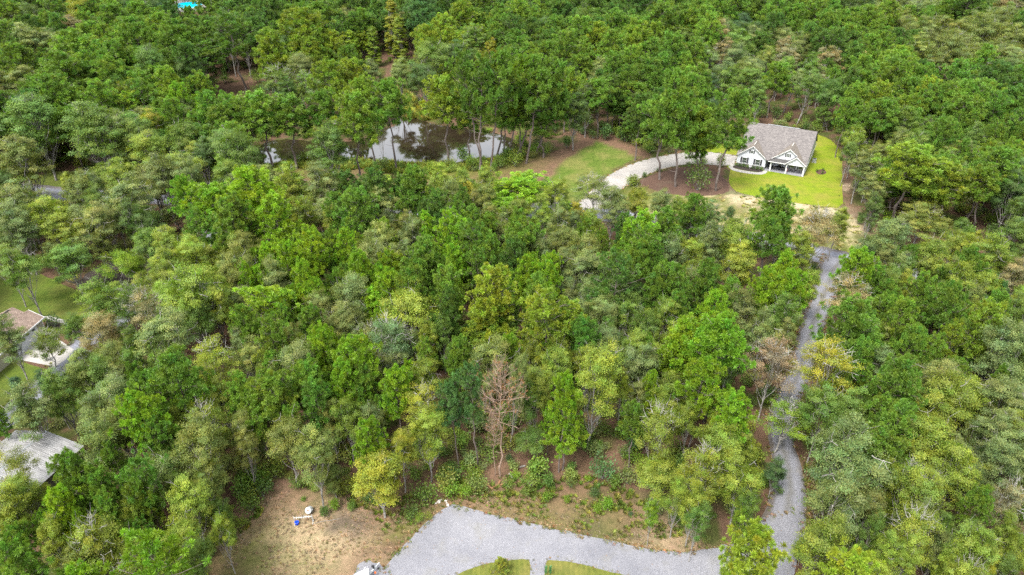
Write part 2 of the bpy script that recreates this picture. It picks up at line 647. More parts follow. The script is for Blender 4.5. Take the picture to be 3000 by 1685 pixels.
LAWN = wp([(1770, 372), (1850, 352), (1900, 340), (2045, 335), (2085, 348), (2112, 372), (2120, 410), (2118, 470), (2122, 526), (2060, 518), (1980, 508), (1900, 494), (1855, 484),
           (1838, 470), (1832, 450), (1840, 420), (1770, 400)])
BED = wp([(1600, 455), (1640, 440), (1690, 425), (1740, 418), (1790, 424), (1820, 445), (1835, 470), (1832, 485), (1780, 494), (1700, 492), (1640, 478)])
APRON = wp([(1500, 505), (1545, 490), (1620, 480), (1700, 492), (1830, 486), (1900, 494), (2120, 526), (2160, 560), (2175, 600), (2180, 650), (2110, 640), (2000, 600), (1880, 580), (1700, 560), (1520, 540)])
TRACK = wp([(690, 425), (810, 425), (960, 430), (1090, 440), (1200, 430), (1290, 412), (1370, 392), (1430, 362), (1480, 335), (1520, 335), (1600, 372), (1640, 388), (1615, 400), (1500, 352),
            (1460, 380), (1400, 425), (1370, 465), (1200, 470), (900, 475), (700, 460)])
EDGE = wp([(2085, 340), (2140, 380), (2135, 470), (2150, 530), (2210, 580), (2330, 590), (2440, 610), (2576, 650), (2576, 700), (2400, 680), (2250, 640), (2170, 600), (2125, 530), (2118, 410)])
POND = wp([(655, 362), (690, 352), (740, 350), (800, 358), (860, 358), (905, 352), (945, 338), (985, 322), (1000, 312), (996, 300), (1008, 294), (1045, 296), (1085, 312), (1130, 318), (1190, 325), (1250, 335),
           (1300, 352), (1305, 376), (1280, 390), (1220, 398), (1150, 408), (1090, 416), (1020, 414), (960, 408), (900, 412), (860, 412), (830, 400), (800, 398), (760, 410), (700, 422), (668, 424), (650, 400)])
MARSH = wp([(900, 205), (960, 210), (1020, 235), (1060, 260), (1105, 300), (1060, 305), (1008, 292), (995, 300), (960, 275), (930, 245)])
YARD = wp([(-60, 600), (0, 615), (60, 670), (200, 735), (240, 745), (330, 738), (385, 705), (402, 718), (372, 748), (330, 785), (235, 835), (190, 812), (120, 812), (-60, 800)])
YARD2 = wp([(-60, 900), (30, 905), (70, 915), (135, 935), (150, 960), (95, 960), (45, 1005), (-10, 1040), (-80, 1070)])
MULCH = wp([(200, 700), (260, 660), (400, 640), (445, 660), (440, 690), (395, 705), (330, 735), (240, 742), (205, 735)])
FARYARD = wp([(100, 440), (130, 425), (240, 435), (300, 455), (260, 480), (180, 500), (100, 515), (40, 520), (-40, 530), (-40, 500), (80, 470)])
SLOPE = wp([(540, 215), (600, 205), (690, 215), (740, 240), (700, 262), (600, 262), (545, 245)])
COPSE = wp([(500, 890), (575, 850), (640, 850), (690, 880), (640, 940), (580, 960), (520, 930)])

CLEAR = [FORE, COURT, PADDOCK, DRIVE, LAWN, BED, APRON, TRACK, EDGE, POND, MARSH, YARD, YARD2, MULCH, FARYARD]
POOLP = gp(545, 14)
GARP = (-84.5, 89.0)


def build_ground():
    ys = [20.0]
    while ys[-1] < 620:
        ys.append(ys[-1] + max(0.5, (ys[-1] - 40) * 0.011))
    ys = np.array(ys)
    nx = 400
    U = np.linspace(-1, 1, nx)
    half = 110 + ys * 0.75
    X = U[None, :] * half[:, None]
    Y = np.repeat(ys[:, None], nx, 1)
    nz = np.zeros_like(X)
    # cheap layered value noise for the colour borders
    def vn(sc, seed):
        r = np.random.RandomState(seed)
        g = r.rand(256, 256)
        a, b = X * sc, Y * sc
        ia, ib = np.floor(a).astype(int), np.floor(b).astype(int)
        fa, fb = a - ia, b - ib
        fa, fb = fa * fa * (3 - 2 * fa), fb * fb * (3 - 2 * fb)
        G = lambda i, j: g[i % 256, j % 256]
        return (G(ia, ib) * (1 - fa) + G(ia + 1, ib) * fa) * (1 - fb) + (G(ia, ib + 1) * (1 - fa) + G(ia + 1, ib + 1) * fa) * fb
    n1 = vn(0.35, 1) * 0.6 + vn(0.9, 2) * 0.4
    n2 = vn(0.18, 3) * 0.5 + vn(0.6, 4) * 0.5
    n3 = vn(1.3, 5)
    wx = (vn(0.4, 6) - 0.5) * 2.2
    wy = (vn(0.4, 7) - 0.5) * 2.2
    straw = np.array([0.118, 0.072, 0.052])
    green = np.array([0.05, 0.075, 0.014])
    sand = np.array([0.36, 0.28, 0.19])
    dry = np.array([0.215, 0.150, 0.102])
    grass = np.array([0.088, 0.110, 0.022])
    bright = np.array([0.15, 0.24, 0.035])
    dark = np.array([0.075, 0.062, 0.055])
    C = straw[None, None] * (0.75 + 0.5 * n1[..., None])
    k = np.clip((n2 - 0.48) * 6, 0, 0.85)[..., None]
    C = C * (1 - k) + green * k

    def blend(mask, col, amt):
        nonlocal C
        a = (mask * amt)[..., None]
        C = C * (1 - a) + col * a

    def soft(poly):
        m = np.zeros(X.shape)
        for dx, dy in ((0, 0), (1.1, .4), (-1, .7), (.3, -1.2)):
            m += inside(poly, X + wx * 1.0 + dx * 0.6, Y + wy + dy * 0.6)
        return m / 4
    f = soft(FORE)
    blend(f, dry, 0.78)
    blend(f, np.array([0.125, 0.120, 0.040]), np.clip((n2 - 0.46) * 4, 0, 0.75))
    blend(f, straw, np.clip((0.42 - n1) * 5, 0, 0.75))
    pxs = lambda x, y, r: np.exp(-(((X - gd(x, y).x) ** 2 + (Y - gd(x, y).y) ** 2) / r ** 2)) 
    one = np.ones_like(X)
    for x, y, r, a in ((690, 1300, 4.2, .8), (770, 1370, 4.6, .95), (820, 1360, 3.5, .8), (735, 1330, 3.5, .8), (880, 1345, 2.2, .45), (1650, 1350, 2.5, .5), (1700, 1340, 3, .5), (1630, 1275, 3.0, .45), (1220, 1262, 1.8, .5)):
        blend(pxs(x, y, r), sand, a * np.clip(0.45 + n3 * 0.9, 0, 1))
    for x, y, r, a in ((640, 1390, 4.0, .8), (600, 1440, 4.0, .5), (780, 1430, 3, .5), (1450, 1300, 4, .75), (1540, 1310, 4, .7), (1350, 1275, 4, .7), (1260, 1270, 3, .5), (1500, 1340, 3, .6), (1060, 1290, 2, .8), (1000, 1340, 2, .5), (660, 1330, 2.5, .5)):
        blend(pxs(x, y, r), grass, a * np.clip(0.2 + n3, 0, 1))
    for x, y, r, a in ((860, 1310, 1.5, .8), (835, 1330, .8, .75), (900, 1318, 1.4, .6), (890, 1340, 1.3, .5), (1480, 1325, 2, .5), (1580, 1345, 2, .4)):
        blend(pxs(x, y, r), dark, a)
    for x, y, r, a in ((1150, 1215, 5, .8), (1250, 1200, 6, .8), (1430, 1170, 6, .7), (1400, 1200, 5, .8), (1560, 1180, 6, .6), (1250, 1150, 5, .6), (620, 1300, 2.5, .7), (720, 1250, 4, .7), (1000, 1290, 2, .7), (1590, 1300, 2.5, .6), (2035, 1230, 1.6, .9), (2030, 1180, 1.4, .9), (2030, 1300, 1.6, .8), (1940, 1160, 1.2, .9), (2050, 980, 2.5, .8), (2075, 890, 2.5, .8)):
        blend(pxs(x, y, r), straw * 1.35, a)
    p = soft(PADDOCK)
    blend(p, np.array([0.088, 0.145, 0.020]), 0.9)
    blend(p, np.array([0.17, 0.17, 0.055]), np.clip((n2 - 0.45) * 4, 0, 0.8))
    blend(soft(TRACK), straw * 1.35, 0.9)
    blend(soft(EDGE), straw * 1.25, 0.85)
    a_ = soft(APRON)
    blend(a_, np.array([0.145, 0.155, 0.045]), 0.92)
    blend(a_, np.array([0.40, 0.32, 0.225]), np.clip((n1 - 0.50) * 7, 0, 0.85))
    blend(a_, straw * 1.5, np.clip((0.40 - n1) * 6, 0, 0.7))
    for x, y, r, a in ((1980, 525, 5, .9), (2050, 530, 5, .8), (2100, 540, 4, .8), (1900, 508, 4, .8), (2150, 590, 3, .7), (1860, 500, 5, .5), (2135, 560, 3, .7), (2125, 470, 2.5, .6)):
        blend(pxs(x, y, r), np.array([0.45, 0.385, 0.29]), a * np.clip(n3 * 1.3, 0, 1))
    for x, y, r, a in ((2130, 630, 7, .8), (2060, 560, 6, .6), (1560, 500, 6, .8), (1750, 520, 8, .7), (1640, 500, 6, .7)):
        blend(pxs(x, y, r), np.array([0.115, 0.14, 0.03]), a * np.clip(0.3 + n3, 0, 1))
    blend(soft(FARYARD), grass * np.array([1, 1.15, 1]), 0.85)
    blend(soft(MARSH), np.array([0.135, 0.14, 0.025]), 0.95)
    for x, y, r, a in ((850, 425, 6, .8), (1050, 425, 8, .9), (1150, 425, 8, .9), (1250, 415, 8, .7), (760, 425, 5, .8), (700, 432, 5, .6), (1330, 400, 6, .4)):
        blend(pxs(x, y, r), np.array([0.11, 0.13, 0.02]), a * np.clip(0.3 + n3, 0, 1))
    blend(soft(SLOPE), straw * 0.9, 0.7)
    blend(soft(COPSE), straw * 0.85, 0.95)
    C = C * 0.74
    V = np.stack([X, Y, np.zeros_like(X)], -1).reshape(-1, 3)
    r, c = X.shape
    idx = np.arange(r * c).reshape(r, c)
    Fq = np.stack([idx[:-1, :-1], idx[:-1, 1:], idx[1:, 1:], idx[1:, :-1]], -1).reshape(-1, 4)
    me = np_mesh('ground', V, Fq, M['ground'])
    at = me.color_attributes.new('col', 'FLOAT_COLOR', 'POINT')
    cc = np.concatenate([C.reshape(-1, 3), np.ones((r * c, 1))], 1)
    at.data.foreach_set('color', cc.astype(np.float32).ravel())
    structure(link('ground', me))
    # land far beyond and behind
    b = MB()
    b.quad((-2500, -400, -0.4), (2500, -400, -0.4), (2500, 3000, -0.4), (-2500, 3000, -0.4))
    structure(b.build('terrain', M['far']))


def np_mesh(name, V, Fq, mat):
    me = bpy.data.meshes.new(name)
    n = Fq.shape[1]
    me.vertices.add(len(V))
    me.vertices.foreach_set('co', np.ascontiguousarray(V, np.float32).ravel())
    me.loops.add(Fq.size)
    me.loops.foreach_set('vertex_index', np.ascontiguousarray(Fq, np.int32).ravel())
    me.polygons.add(len(Fq))
    me.polygons.foreach_set('loop_start', np.arange(0, Fq.size, n, dtype=np.int32))
    me.polygons.foreach_set('loop_total', np.full(len(Fq), n, np.int32))
    me.update()
    me.validate()
    me.materials.append(mat)
    return me


M['far'] = plain('far forest floor', (0.09, 0.08, 0.045), 0.95, 0.4, 0.2)
build_ground()

# roads and sheets
ROAD_C = wp([(2900, 800), (2700, 755), (2480, 708), (2300, 682), (2130, 655), (2000, 625), (1800, 585), (1600, 550), (1440, 528), (1290, 532), (1120, 535), (950, 535), (800, 530), (690, 528), (560, 512), (420, 498), (250, 490), (140, 487), (30, 478), (-150, 470)])
band('road', ROAD_C, [7.5] * 20, 0.012, M['asphalt'], 0.25)
LANE_C = wp([(2118, 652), (2100, 675), (2085, 710), (2060, 770), (2038, 840), (2020, 900), (1995, 965), (1975, 1020), (1965, 1080), (1968, 1130), (1982, 1180), (1985, 1230), (1978, 1290), (1965, 1340)])
band('gravel_lane', LANE_C, [7, 6.0, 4.8, 3.9, 3.7, 3.6, 3.5, 3.5, 3.5, 3.4, 3.6, 4.0, 4.6, 5.2], 0.018, M['lane'], 0.22)
LEFT_C = wp([(560, 520), (545, 560), (530, 600), (500, 640), (440, 690), (385, 745), (340, 780), (270, 820), (215, 858), (180, 905), (120, 960), (70, 1005), (20, 1050), (-60, 1110), (-160, 1180)])
band('left_lane', LEFT_C, [4.6] * 15, 0.016, M['asphalt'], 0.12)
sheet('gravel_court', COURT, 0.024, M['gravel'], 0.22)
GPAD = wp([(880, 1452), (893, 1440), (900, 1424), (914, 1413), (930, 1410), (938, 1418), (955, 1416), (962, 1426), (985, 1445), (980, 1500), (850, 1520), (860, 1470)])
sheet('gravel_pad', GPAD, 0.020, M['gravel'], 0.12, 0, 0.3)
sheet('left_island', ISL_L, 0.05, M['island'], 0.08, 1, 0.3)
sheet('right_island', ISL_R, 0.05, M['island'], 0.08, 1, 0.3)
sheet('driveway', DRIVE, 0.030, M['sandy'], 0.3)
sheet('lawn', LAWN, 0.020, M['lawn'], 0.1)
sheet('pine_straw_bed', BED, 0.016, M['straw'], 0.2)
sheet('pond', POND, 0.03, M['water'], 0.5, 2)
sheet('yard', YARD, 0.012, M['yard'], 0.15)
sheet('near_yard', YARD2, 0.012, M['yard'], 0.15)
sheet('mulch_bed', MULCH, 0.018, M['mulch'], 0.2)
sheet('garage_apron', wp([(36, 900), (62, 876), (98, 850), (141, 849), (186, 880), (165, 905), (140, 923), (62, 908)]), 0.022, M['concrete'], 0, 0)
sheet('garage_path', wp([(112, 796), (125, 795), (165, 806), (215, 812), (250, 822), (250, 828), (205, 820), (165, 815), (118, 804)]), 0.022, M['concrete'], 0, 0)
sheet('garage_mulch', wp([(115, 806), (160, 817), (190, 822), (215, 845), (200, 850), (160, 838), (130, 848), (118, 835)]), 0.018, M['mulch'], 0.1, 0)

# ------------------------------------------------------------------ plant prototypes
def leaves_mesh(name, P, Nn, size, mat, aspect=0.55, vcol=None, rs=RS):
    """one folded-free diamond leaf per point"""
    n = len(P)
    Nn = Nn / (np.linalg.norm(Nn, axis=1, keepdims=True) + 1e-9)
    r = rs.normal(size=(n, 3))
    t = np.cross(Nn, r)
    t /= np.linalg.norm(t, axis=1, keepdims=True) + 1e-9
    b = np.cross(Nn, t)
    s = (size * (0.7 + 0.6 * rs.rand(n)))[:, None]
    V = np.stack([P - t * s * .5, P + b * s * .5 * aspect, P + t * s * .5, P - b * s * .5 * aspect], 1).reshape(-1, 3)
    Fq = np.arange(4 * n).reshape(n, 4)
    me = np_mesh(name, V, Fq, mat)
    if vcol is None:
        vcol = np.ones((n, 3))
    at = me.color_attributes.new('v', 'FLOAT_COLOR', 'CORNER')
    c = np.repeat(np.concatenate([vcol, np.ones((n, 1))], 1), 4, 0)
    at.data.foreach_set('color', c.astype(np.float32).ravel())
    return me


def leaf_var(n, cl, rs, amt=0.15):
    """brightness and hue that vary by leaf and by cluster, without regard to light"""
    k = cl.max() + 1
    a = rs.normal(0, amt * 0.9, k)[cl] + rs.normal(0, amt * 0.7, n)
    hue = rs.normal(0, 0.06, k)[cl] + rs.normal(0, 0.06, n)
    v = np.exp(a)[:, None] * np.stack([1 + hue * 1.3, np.ones(n), 1 - hue * 0.8], 1)
    return np.clip(v, 0.3, 2.2)


def limb(mb, a, b, r0, r1, rs, sag=0.12, n=4, seg=4):
    a, b = np.array(a, float), np.array(b, float)
    L = np.linalg.norm(b - a)
    off = rs.normal(0, sag * L, 3)
    off[2] = abs(off[2]) * -0.5
    pts = []
    for i in range(seg + 1):
        t = i / seg
        p = a * (1 - t) + b * t + off * math.sin(math.pi * t) * 0.6 + rs.normal(0, L * 0.015, 3) * (0 < i < seg)
        pts.append(tuple(p))
    mb.tube(pts, [r0 + (r1 - r0) * i / seg for i in range(seg + 1)], n, cap=False)
    return [np.array(p) for p in pts]


def broadleaf(seed, H=12.0, R=3.5, base=0.32, nl=11, ncl=11, nleaf=75, leaf=0.27, flat=0.6, twigs=20, trunk_r=0.17, shape='round', bark='bark_pale', spread=1.0):
    rs = np.random.RandomState(seed)
    tm = MB()
    lean = rs.normal(0, 0.25, 2)
    top = np.array([lean[0], lean[1], H * 0.62])
    tr = limb(tm, (0, 0, -0.1), top, trunk_r, trunk_r * 0.45, rs, 0.02, 7, 6)
    P, Nn, CL = [], [], []
    cid = 0
    zc = H * (base + 1) / 2
    hz = H * (1 - base) / 2
    for i in range(nl):
        # lobe centres spread over an egg-shaped crown
        if shape == 'cone':
            t = (i + rs.rand()) / nl
            zz = H * base + (H * 0.97 - H * base) * t
            rad = R * (1 - t) ** 0.8 * 0.72
        else:
            el = math.asin(1 - 1.55 * (i + 0.5) / nl)
            zz = zc + hz * math.sin(el) * 0.72
            rad = R * max(0.12, math.cos(el)) * 0.70 * (0.55 + 0.6 * rs.rand())
        az = i * 2.39996 + rs.normal(0, 0.35)
        c = np.array([math.cos(az) * rad * spread + lean[0], math.sin(az) * rad * spread + lean[1], zz + rs.normal(0, hz * 0.07)])
        lr = R * (0.31 + 0.15 * rs.rand())
        k = min(len(tr) - 1, max(1, int((c[2] / H - 0.15) * len(tr))))
        st = tr[k - 1] * 0.5 + tr[k] * 0.5
        bp = limb(tm, st, c, trunk_r * 0.42, trunk_r * 0.13, rs, 0.12, 5, 4)
        for j in range(ncl):
            d = rs.normal(size=3)
            d /= np.linalg.norm(d)
            d[2] = d[2] * 0.7 + 0.25
            cc = c + d * lr * (0.62 + 0.5 * rs.rand())
            if j < ncl * 0.55:
                limb(tm, bp[rs.randint(2, 5)], cc, trunk_r * 0.13, trunk_r * 0.05, rs, 0.15, 3, 2)
            m = int(nleaf * (0.7 + 0.6 * rs.rand()))
            q = rs.normal(size=(m, 3))
            q *= (np.array([1, 1, flat * 0.75]) * lr * 0.27)[None]
            P.append(cc + q)
            cn = d * 0.9 + np.array([0, 0, 0.75]) + rs.normal(0, .3, 3)
            nn = rs.normal(size=(m, 3)) * 0.42 + cn[None]
            Nn.append(nn)
            CL.append(np.full(m, cid))
            cid += 1
    for i in range(twigs):
        az = rs.rand() * 6.283
        el = rs.rand() * 1.3 + 0.1
        d = np.array([math.cos(az) * math.cos(el), math.sin(az) * math.cos(el), math.sin(el)])
        p = np.array([0, 0, zc]) + d * np.array([R * 0.6, R * 0.6, hz * 0.8])
        q = np.array([0, 0, zc]) + d * np.array([R * 1.0, R * 1.0, hz * 1.03]) + rs.normal(0, 0.35, 3)
        limb(tm, p, q, 0.05, 0.018, rs, 0.2, 3, 3)
        for _ in range(2):
            limb(tm, p * 0.4 + q * 0.6, q + rs.normal(0, R * 0.16, 3), 0.028, 0.012, rs, 0.2, 3, 2)
    P, Nn, CL = np.concatenate(P), np.concatenate(Nn), np.concatenate(CL)
    keep = P[:, 2] > 0.3
    P, Nn, CL = P[keep], Nn[keep], CL[keep]
    cm = leaves_mesh('crown', P, Nn, leaf, M['leaf'], 0.6, leaf_var(len(P), CL, rs), rs)
    return tm.mesh('trunk', M[bark]), cm, H, R


def needles_mesh(name, T, A, CL, rs, nper=22, L=0.42, w=0.036, mat=None):
    """pompoms of needles: T tuft centres, A axes"""
    n = len(T)
    d = rs.normal(size=(n, nper, 3)) + A[:, None] * 0.8
    d /= np.linalg.norm(d, axis=2, keepdims=True)
    r = rs.normal(size=(n, nper, 3))
    t = np.cross(d, r)
    t /= np.linalg.norm(t, axis=2, keepdims=True) + 1e-9
    ln = L * (0.75 + 0.5 * rs.rand(n, nper, 1))
    a = T[:, None] + d * ln * 0.05
    m = T[:, None] + d * ln * 0.72
    V = np.stack([a, m + t * w, T[:, None] + d * ln, m - t * w], 2).reshape(-1, 3)
    k = n * nper
    me = np_mesh(name, V, np.arange(4 * k).reshape(k, 4), mat or M['needle'])
    v = leaf_var(n, CL, rs, 0.06) * np.exp(rs.normal(0, .17, (n, 1)))
    v = np.repeat(v, nper, 0) * np.exp(rs.normal(0, 0.12, (k, 1)))
    at = me.color_attributes.new('v', 'FLOAT_COLOR', 'CORNER')
    c = np.repeat(np.concatenate([v, np.ones((k, 1))], 1), 4, 0)
    at.data.foreach_set('color', c.astype(np.float32).ravel())
    return me


def pine(seed, H=14.0, R=3.0, base=0.45, nb=40, ntuft=10, shape='round', trunk_r=0.19, L=0.46, nper=56, bark='bark_pine', sparse=0.0, dead=0):
    rs = np.random.RandomState(seed)
    tm = MB()
    lean = rs.normal(0, 0.3, 2)
    tr = limb(tm, (0, 0, -0.1), (lean[0], lean[1], H * 0.96), trunk_r, trunk_r * 0.12, rs, 0.012, 7, 9)

    def at(z):
        t = max(0, min(0.999, z / (H * 0.96))) * 9
        i = int(t)
        return tr[i] * (1 - (t - i)) + tr[i + 1] * (t - i)
    T, A, CL = [], [], []
    cid = 0
    for i in range(nb):
        t = (i + rs.rand()) / nb
        z = H * (base + (0.965 - base) * t)
        if shape == 'round':
            rad = R * (1 - abs(t - 0.38) ** 1.7 * (0.9 if t < 0.38 else 1.55))
        else:
            rad = R * (1 - t) ** 0.75
        rad = max(rad, R * 0.16) * (0.72 + 0.4 * rs.rand())
        az = i * 2.39996 + rs.normal(0, 0.3)
        rise = (0.05 + 0.55 * t) * rad + rs.normal(0, 0.15)
        a = at(z - rad * 0.1)
        e = at(z) + np.array([math.cos(az) * rad, math.sin(az) * rad, rise])
        bp = limb(tm, a, e, trunk_r * 0.26 * (1 - 0.5 * t), 0.022, rs, 0.08, 4, 4)
        m = max(3, int(ntuft * rad / R * (0.8 + 0.5 * rs.rand()) * (1 - sparse * rs.rand())))
        d = (e - a) / np.linalg.norm(e - a)
        for j in range(m):
            f = 0.35 + 0.65 * (j + rs.rand()) / m
            p = a * (1 - f) + e * f
            side = rs.normal(0, 0.36 * rad * 0.55, 3) * np.array([1, 1, 0.42])
            p = p + side + np.array([0, 0, 0.12 + 0.12 * rs.rand()])
            T.append(p)
            ax = d * 0.5 + np.array([0, 0, 0.9]) + side * 0.5
            A.append(ax / np.linalg.norm(ax))
            CL.append(cid)
            if j % 2 == 0:
                k = bp[min(4, int(f * 4))]
                limb(tm, k, p, 0.02, 0.01, rs, 0.05, 3, 1)
        cid += 1
    # top leader
    for j in range(6):
        T.append(at(H * 0.96) + rs.normal(0, 0.28, 3) + np.array([0, 0, 0.1]))
        A.append(np.array([0, 0, 1.0]))
        CL.append(cid)
    # a few dead stubs on the bare trunk
    for j in range(7):
        z = H * base * (0.45 + 0.55 * rs.rand())
        az = rs.rand() * 6.283
        q = at(z)
        limb(tm, q, q + np.array([math.cos(az), math.sin(az), 0.15]) * (0.5 + rs.rand()), 0.03, 0.012, rs, 0.1, 3, 2)
    T, A, CL = np.array(T), np.array(A), np.array(CL)
    if dead:
        # brown crown: twigs all over, only few needle tufts left
        for p, ax in zip(T, A):
            for _ in range(2):
                q = p + (ax + rs.normal(0, 0.55, 3)) * 0.55
                limb(tm, p - ax * 0.3, q, 0.016, 0.007, rs, 0.15, 3, 2)
        k = rs.rand(len(T)) < 0.55
        cm = needles_mesh('crown', T[k], A[k] * 1.6, CL[k], rs, 7, 0.36, 0.03)
    else:
        cm = needles_mesh('crown', T, A, CL, rs, nper, L)
    return tm.mesh('trunk', M[bark]), cm, H, R


def shrub(seed, H=1.6, R=1.1, n=620, leaf=0.2, stems=9):
    rs = np.random.RandomState(seed)
    tm = MB()
    P, Nn, CL = [], [], []
    for i in range(stems):
        az = i * 2.4 + rs.normal(0, .3)
        rr = R * (0.25 + 0.6 * rs.rand())
        e = np.array([math.cos(az) * rr, math.sin(az) * rr, H * (0.55 + 0.35 * rs.rand())])
        limb(tm, (rs.normal(0, .06), rs.normal(0, .06), 0), e, 0.025, 0.01, rs, 0.1, 3, 3)
        m = n // stems
        q = rs.normal(size=(m, 3)) * np.array([R * .3, R * .3, H * .24])
        P.append(e + q)
        Nn.append(rs.normal(size=(m, 3)) + np.array([0, 0, 1.0]))
        CL.append(np.full(m, i))
    P, Nn, CL = np.concatenate(P), np.concatenate(Nn), np.concatenate(CL)
    P[:, 2] = np.abs(P[:, 2]) + 0.05
    return tm.mesh('stem', M['bark_pale']), leaves_mesh('foliage', P, Nn, leaf, M['leaf'], 0.6, leaf_var(len(P), CL, rs), rs), H, R


def grass_clump(seed, R=0.45, H=0.5, n=46):
    rs = np.random.RandomState(seed)
    P, Fq = [], []
    V = []
    for i in range(n):
        az = rs.rand() * 6.283
        r = R * math.sqrt(rs.rand()) * 0.6
        x, y = math.cos(az) * r, math.sin(az) * r
        h = H * (0.4 + 0.7 * rs.rand())
        ox, oy = math.cos(az) * h * 0.7 + rs.normal(0, .08), math.sin(az) * h * 0.7 + rs.normal(0, .08)
        w = 0.03
        px, py = -math.sin(az) * w, math.cos(az) * w
        V += [(x - px, y - py, 0), (x + px, y + py, 0), (x + ox * .6 + px, y + oy * .6 + py, h * .8), (x + ox, y + oy, h)]
    me = np_mesh('blades', np.array(V), np.arange(4 * n).reshape(n, 4), M['grass_blade'])
    v = leaf_var(n, np.arange(n), rs, 0.2)
    at = me.color_attributes.new('v', 'FLOAT_COLOR', 'CORNER')
    c = np.repeat(np.concatenate([v, np.ones((n, 1))], 1), 4, 0)
    at.data.foreach_set('color', c.astype(np.float32).ravel())
    return me


PR = {}
PR['B'] = [broadleaf(1, nl=14, nleaf=150, leaf=.185, twigs=4), broadleaf(2, nl=16, ncl=11, R=3.6, base=0.28, nleaf=135, leaf=.18, twigs=3), broadleaf(3, nl=12, ncl=11, nleaf=160, leaf=.185, R=3.7, base=0.36, twigs=9, spread=1.08),
           broadleaf(4, nl=17, ncl=11, nleaf=130, leaf=0.175, base=0.22, twigs=2), broadleaf(5, nl=13, ncl=12, nleaf=145, leaf=.18, base=0.32, twigs=8, flat=0.42, spread=1.1),
           broadleaf(6, nl=20, ncl=9, nleaf=140, leaf=.175, base=0.2, twigs=3, flat=0.5, R=3.8)]
PR['S'] = [broadleaf(21, nl=13, ncl=11, nleaf=100, leaf=.175, R=3.6, base=0.3, twigs=30, trunk_r=0.15, spread=1.1, bark='bark_twig'), broadleaf(22, nl=12, ncl=10, nleaf=100, leaf=.175, R=3.6, base=0.36, twigs=26, flat=0.5, trunk_r=0.14, spread=1.15, bark='bark_twig')]
PR['B'] += [broadleaf(7, nl=9, ncl=14, nleaf=150, leaf=.185, base=.35, R=3.9, twigs=6, flat=.4, spread=1.2), broadleaf(8, H=12.5, nl=19, ncl=10, nleaf=130, leaf=.175, base=.15, R=3.2, twigs=3)]
PR['K'] = [broadleaf(31, nl=15, ncl=8, nleaf=80, R=2.9, base=0.08, shape='cone', leaf=0.25, twigs=4)]
PR['P'] = [pine(41), pine(42, R=3.2, base=0.5, nb=40, ntuft=12), pine(43, R=2.9, base=0.38, nb=52, ntuft=10), pine(44, R=3.1, base=0.55, nb=38, ntuft=12), pine(45, R=3.0, base=0.5, nb=34, ntuft=10, sparse=0.5), pine(46, R=3.4, base=0.6, nb=30, ntuft=14, H=14.5), pine(47, R=2.7, base=0.35, nb=58, ntuft=10)]
PR['Y'] = [pine(51, R=2.3, base=0.22, nb=60, ntuft=8, shape='cone', L=0.36), pine(52, R=2.5, base=0.3, nb=52, ntuft=8, shape='cone', L=0.38)]
PR['X'] = [pine(61, H=14, R=3.2, base=0.50, nb=36, ntuft=8, dead=1, bark='bark_dead', trunk_r=0.15)]
PR['C'] = [broadleaf(71, H=14, R=2.3, base=0.06, nl=26, ncl=12, nleaf=110, leaf=0.2, shape='cone', flat=0.5, twigs=0)]
PR['H'] = [shrub(81), shrub(82, R=1.2, H=1.4), shrub(83, R=0.9, H=1.9, leaf=0.24)]
NOMP = {'B': (12, 3.5), 'S': (12, 3.6), 'K': (12, 2.6), 'P': (14, 3.0), 'Y': (14, 2.3), 'X': (14, 2.3), 'C': (14, 2.3), 'H': (1.6, 1.1)}

TINT = {  # real-world leaf colours (linear)
    'P': dict(g=(.096, .172, .019), d=(.069, .132, .021), b=(.072, .144, .038), y=(.142, .208, .018), l=(.128, .225, .012), r=(.21, .105, .05)),
    'B': dict(g=(.092, .154, .023), d=(.060, .108, .021), b=(.048, .098, .032), y=(.152, .204, .023), l=(.120, .205, .014), o=(.124, .158, .033), s=(.130, .170, .050),
              t=(.185, .172, .078), Y=(.195, .216, .019), r=(.23, .165, .095)),
}
COLW = {'P': dict(g='mid green', d='dark green', b='blue green', y='yellow green', l='bright green', r='russet brown'),
        'B': dict(g='mid green', d='dark green', b='deep blue green', y='yellow green', l='bright green', o='olive green', s='silvery green', t='tan tinged', Y='golden yellow', r='orange brown')}

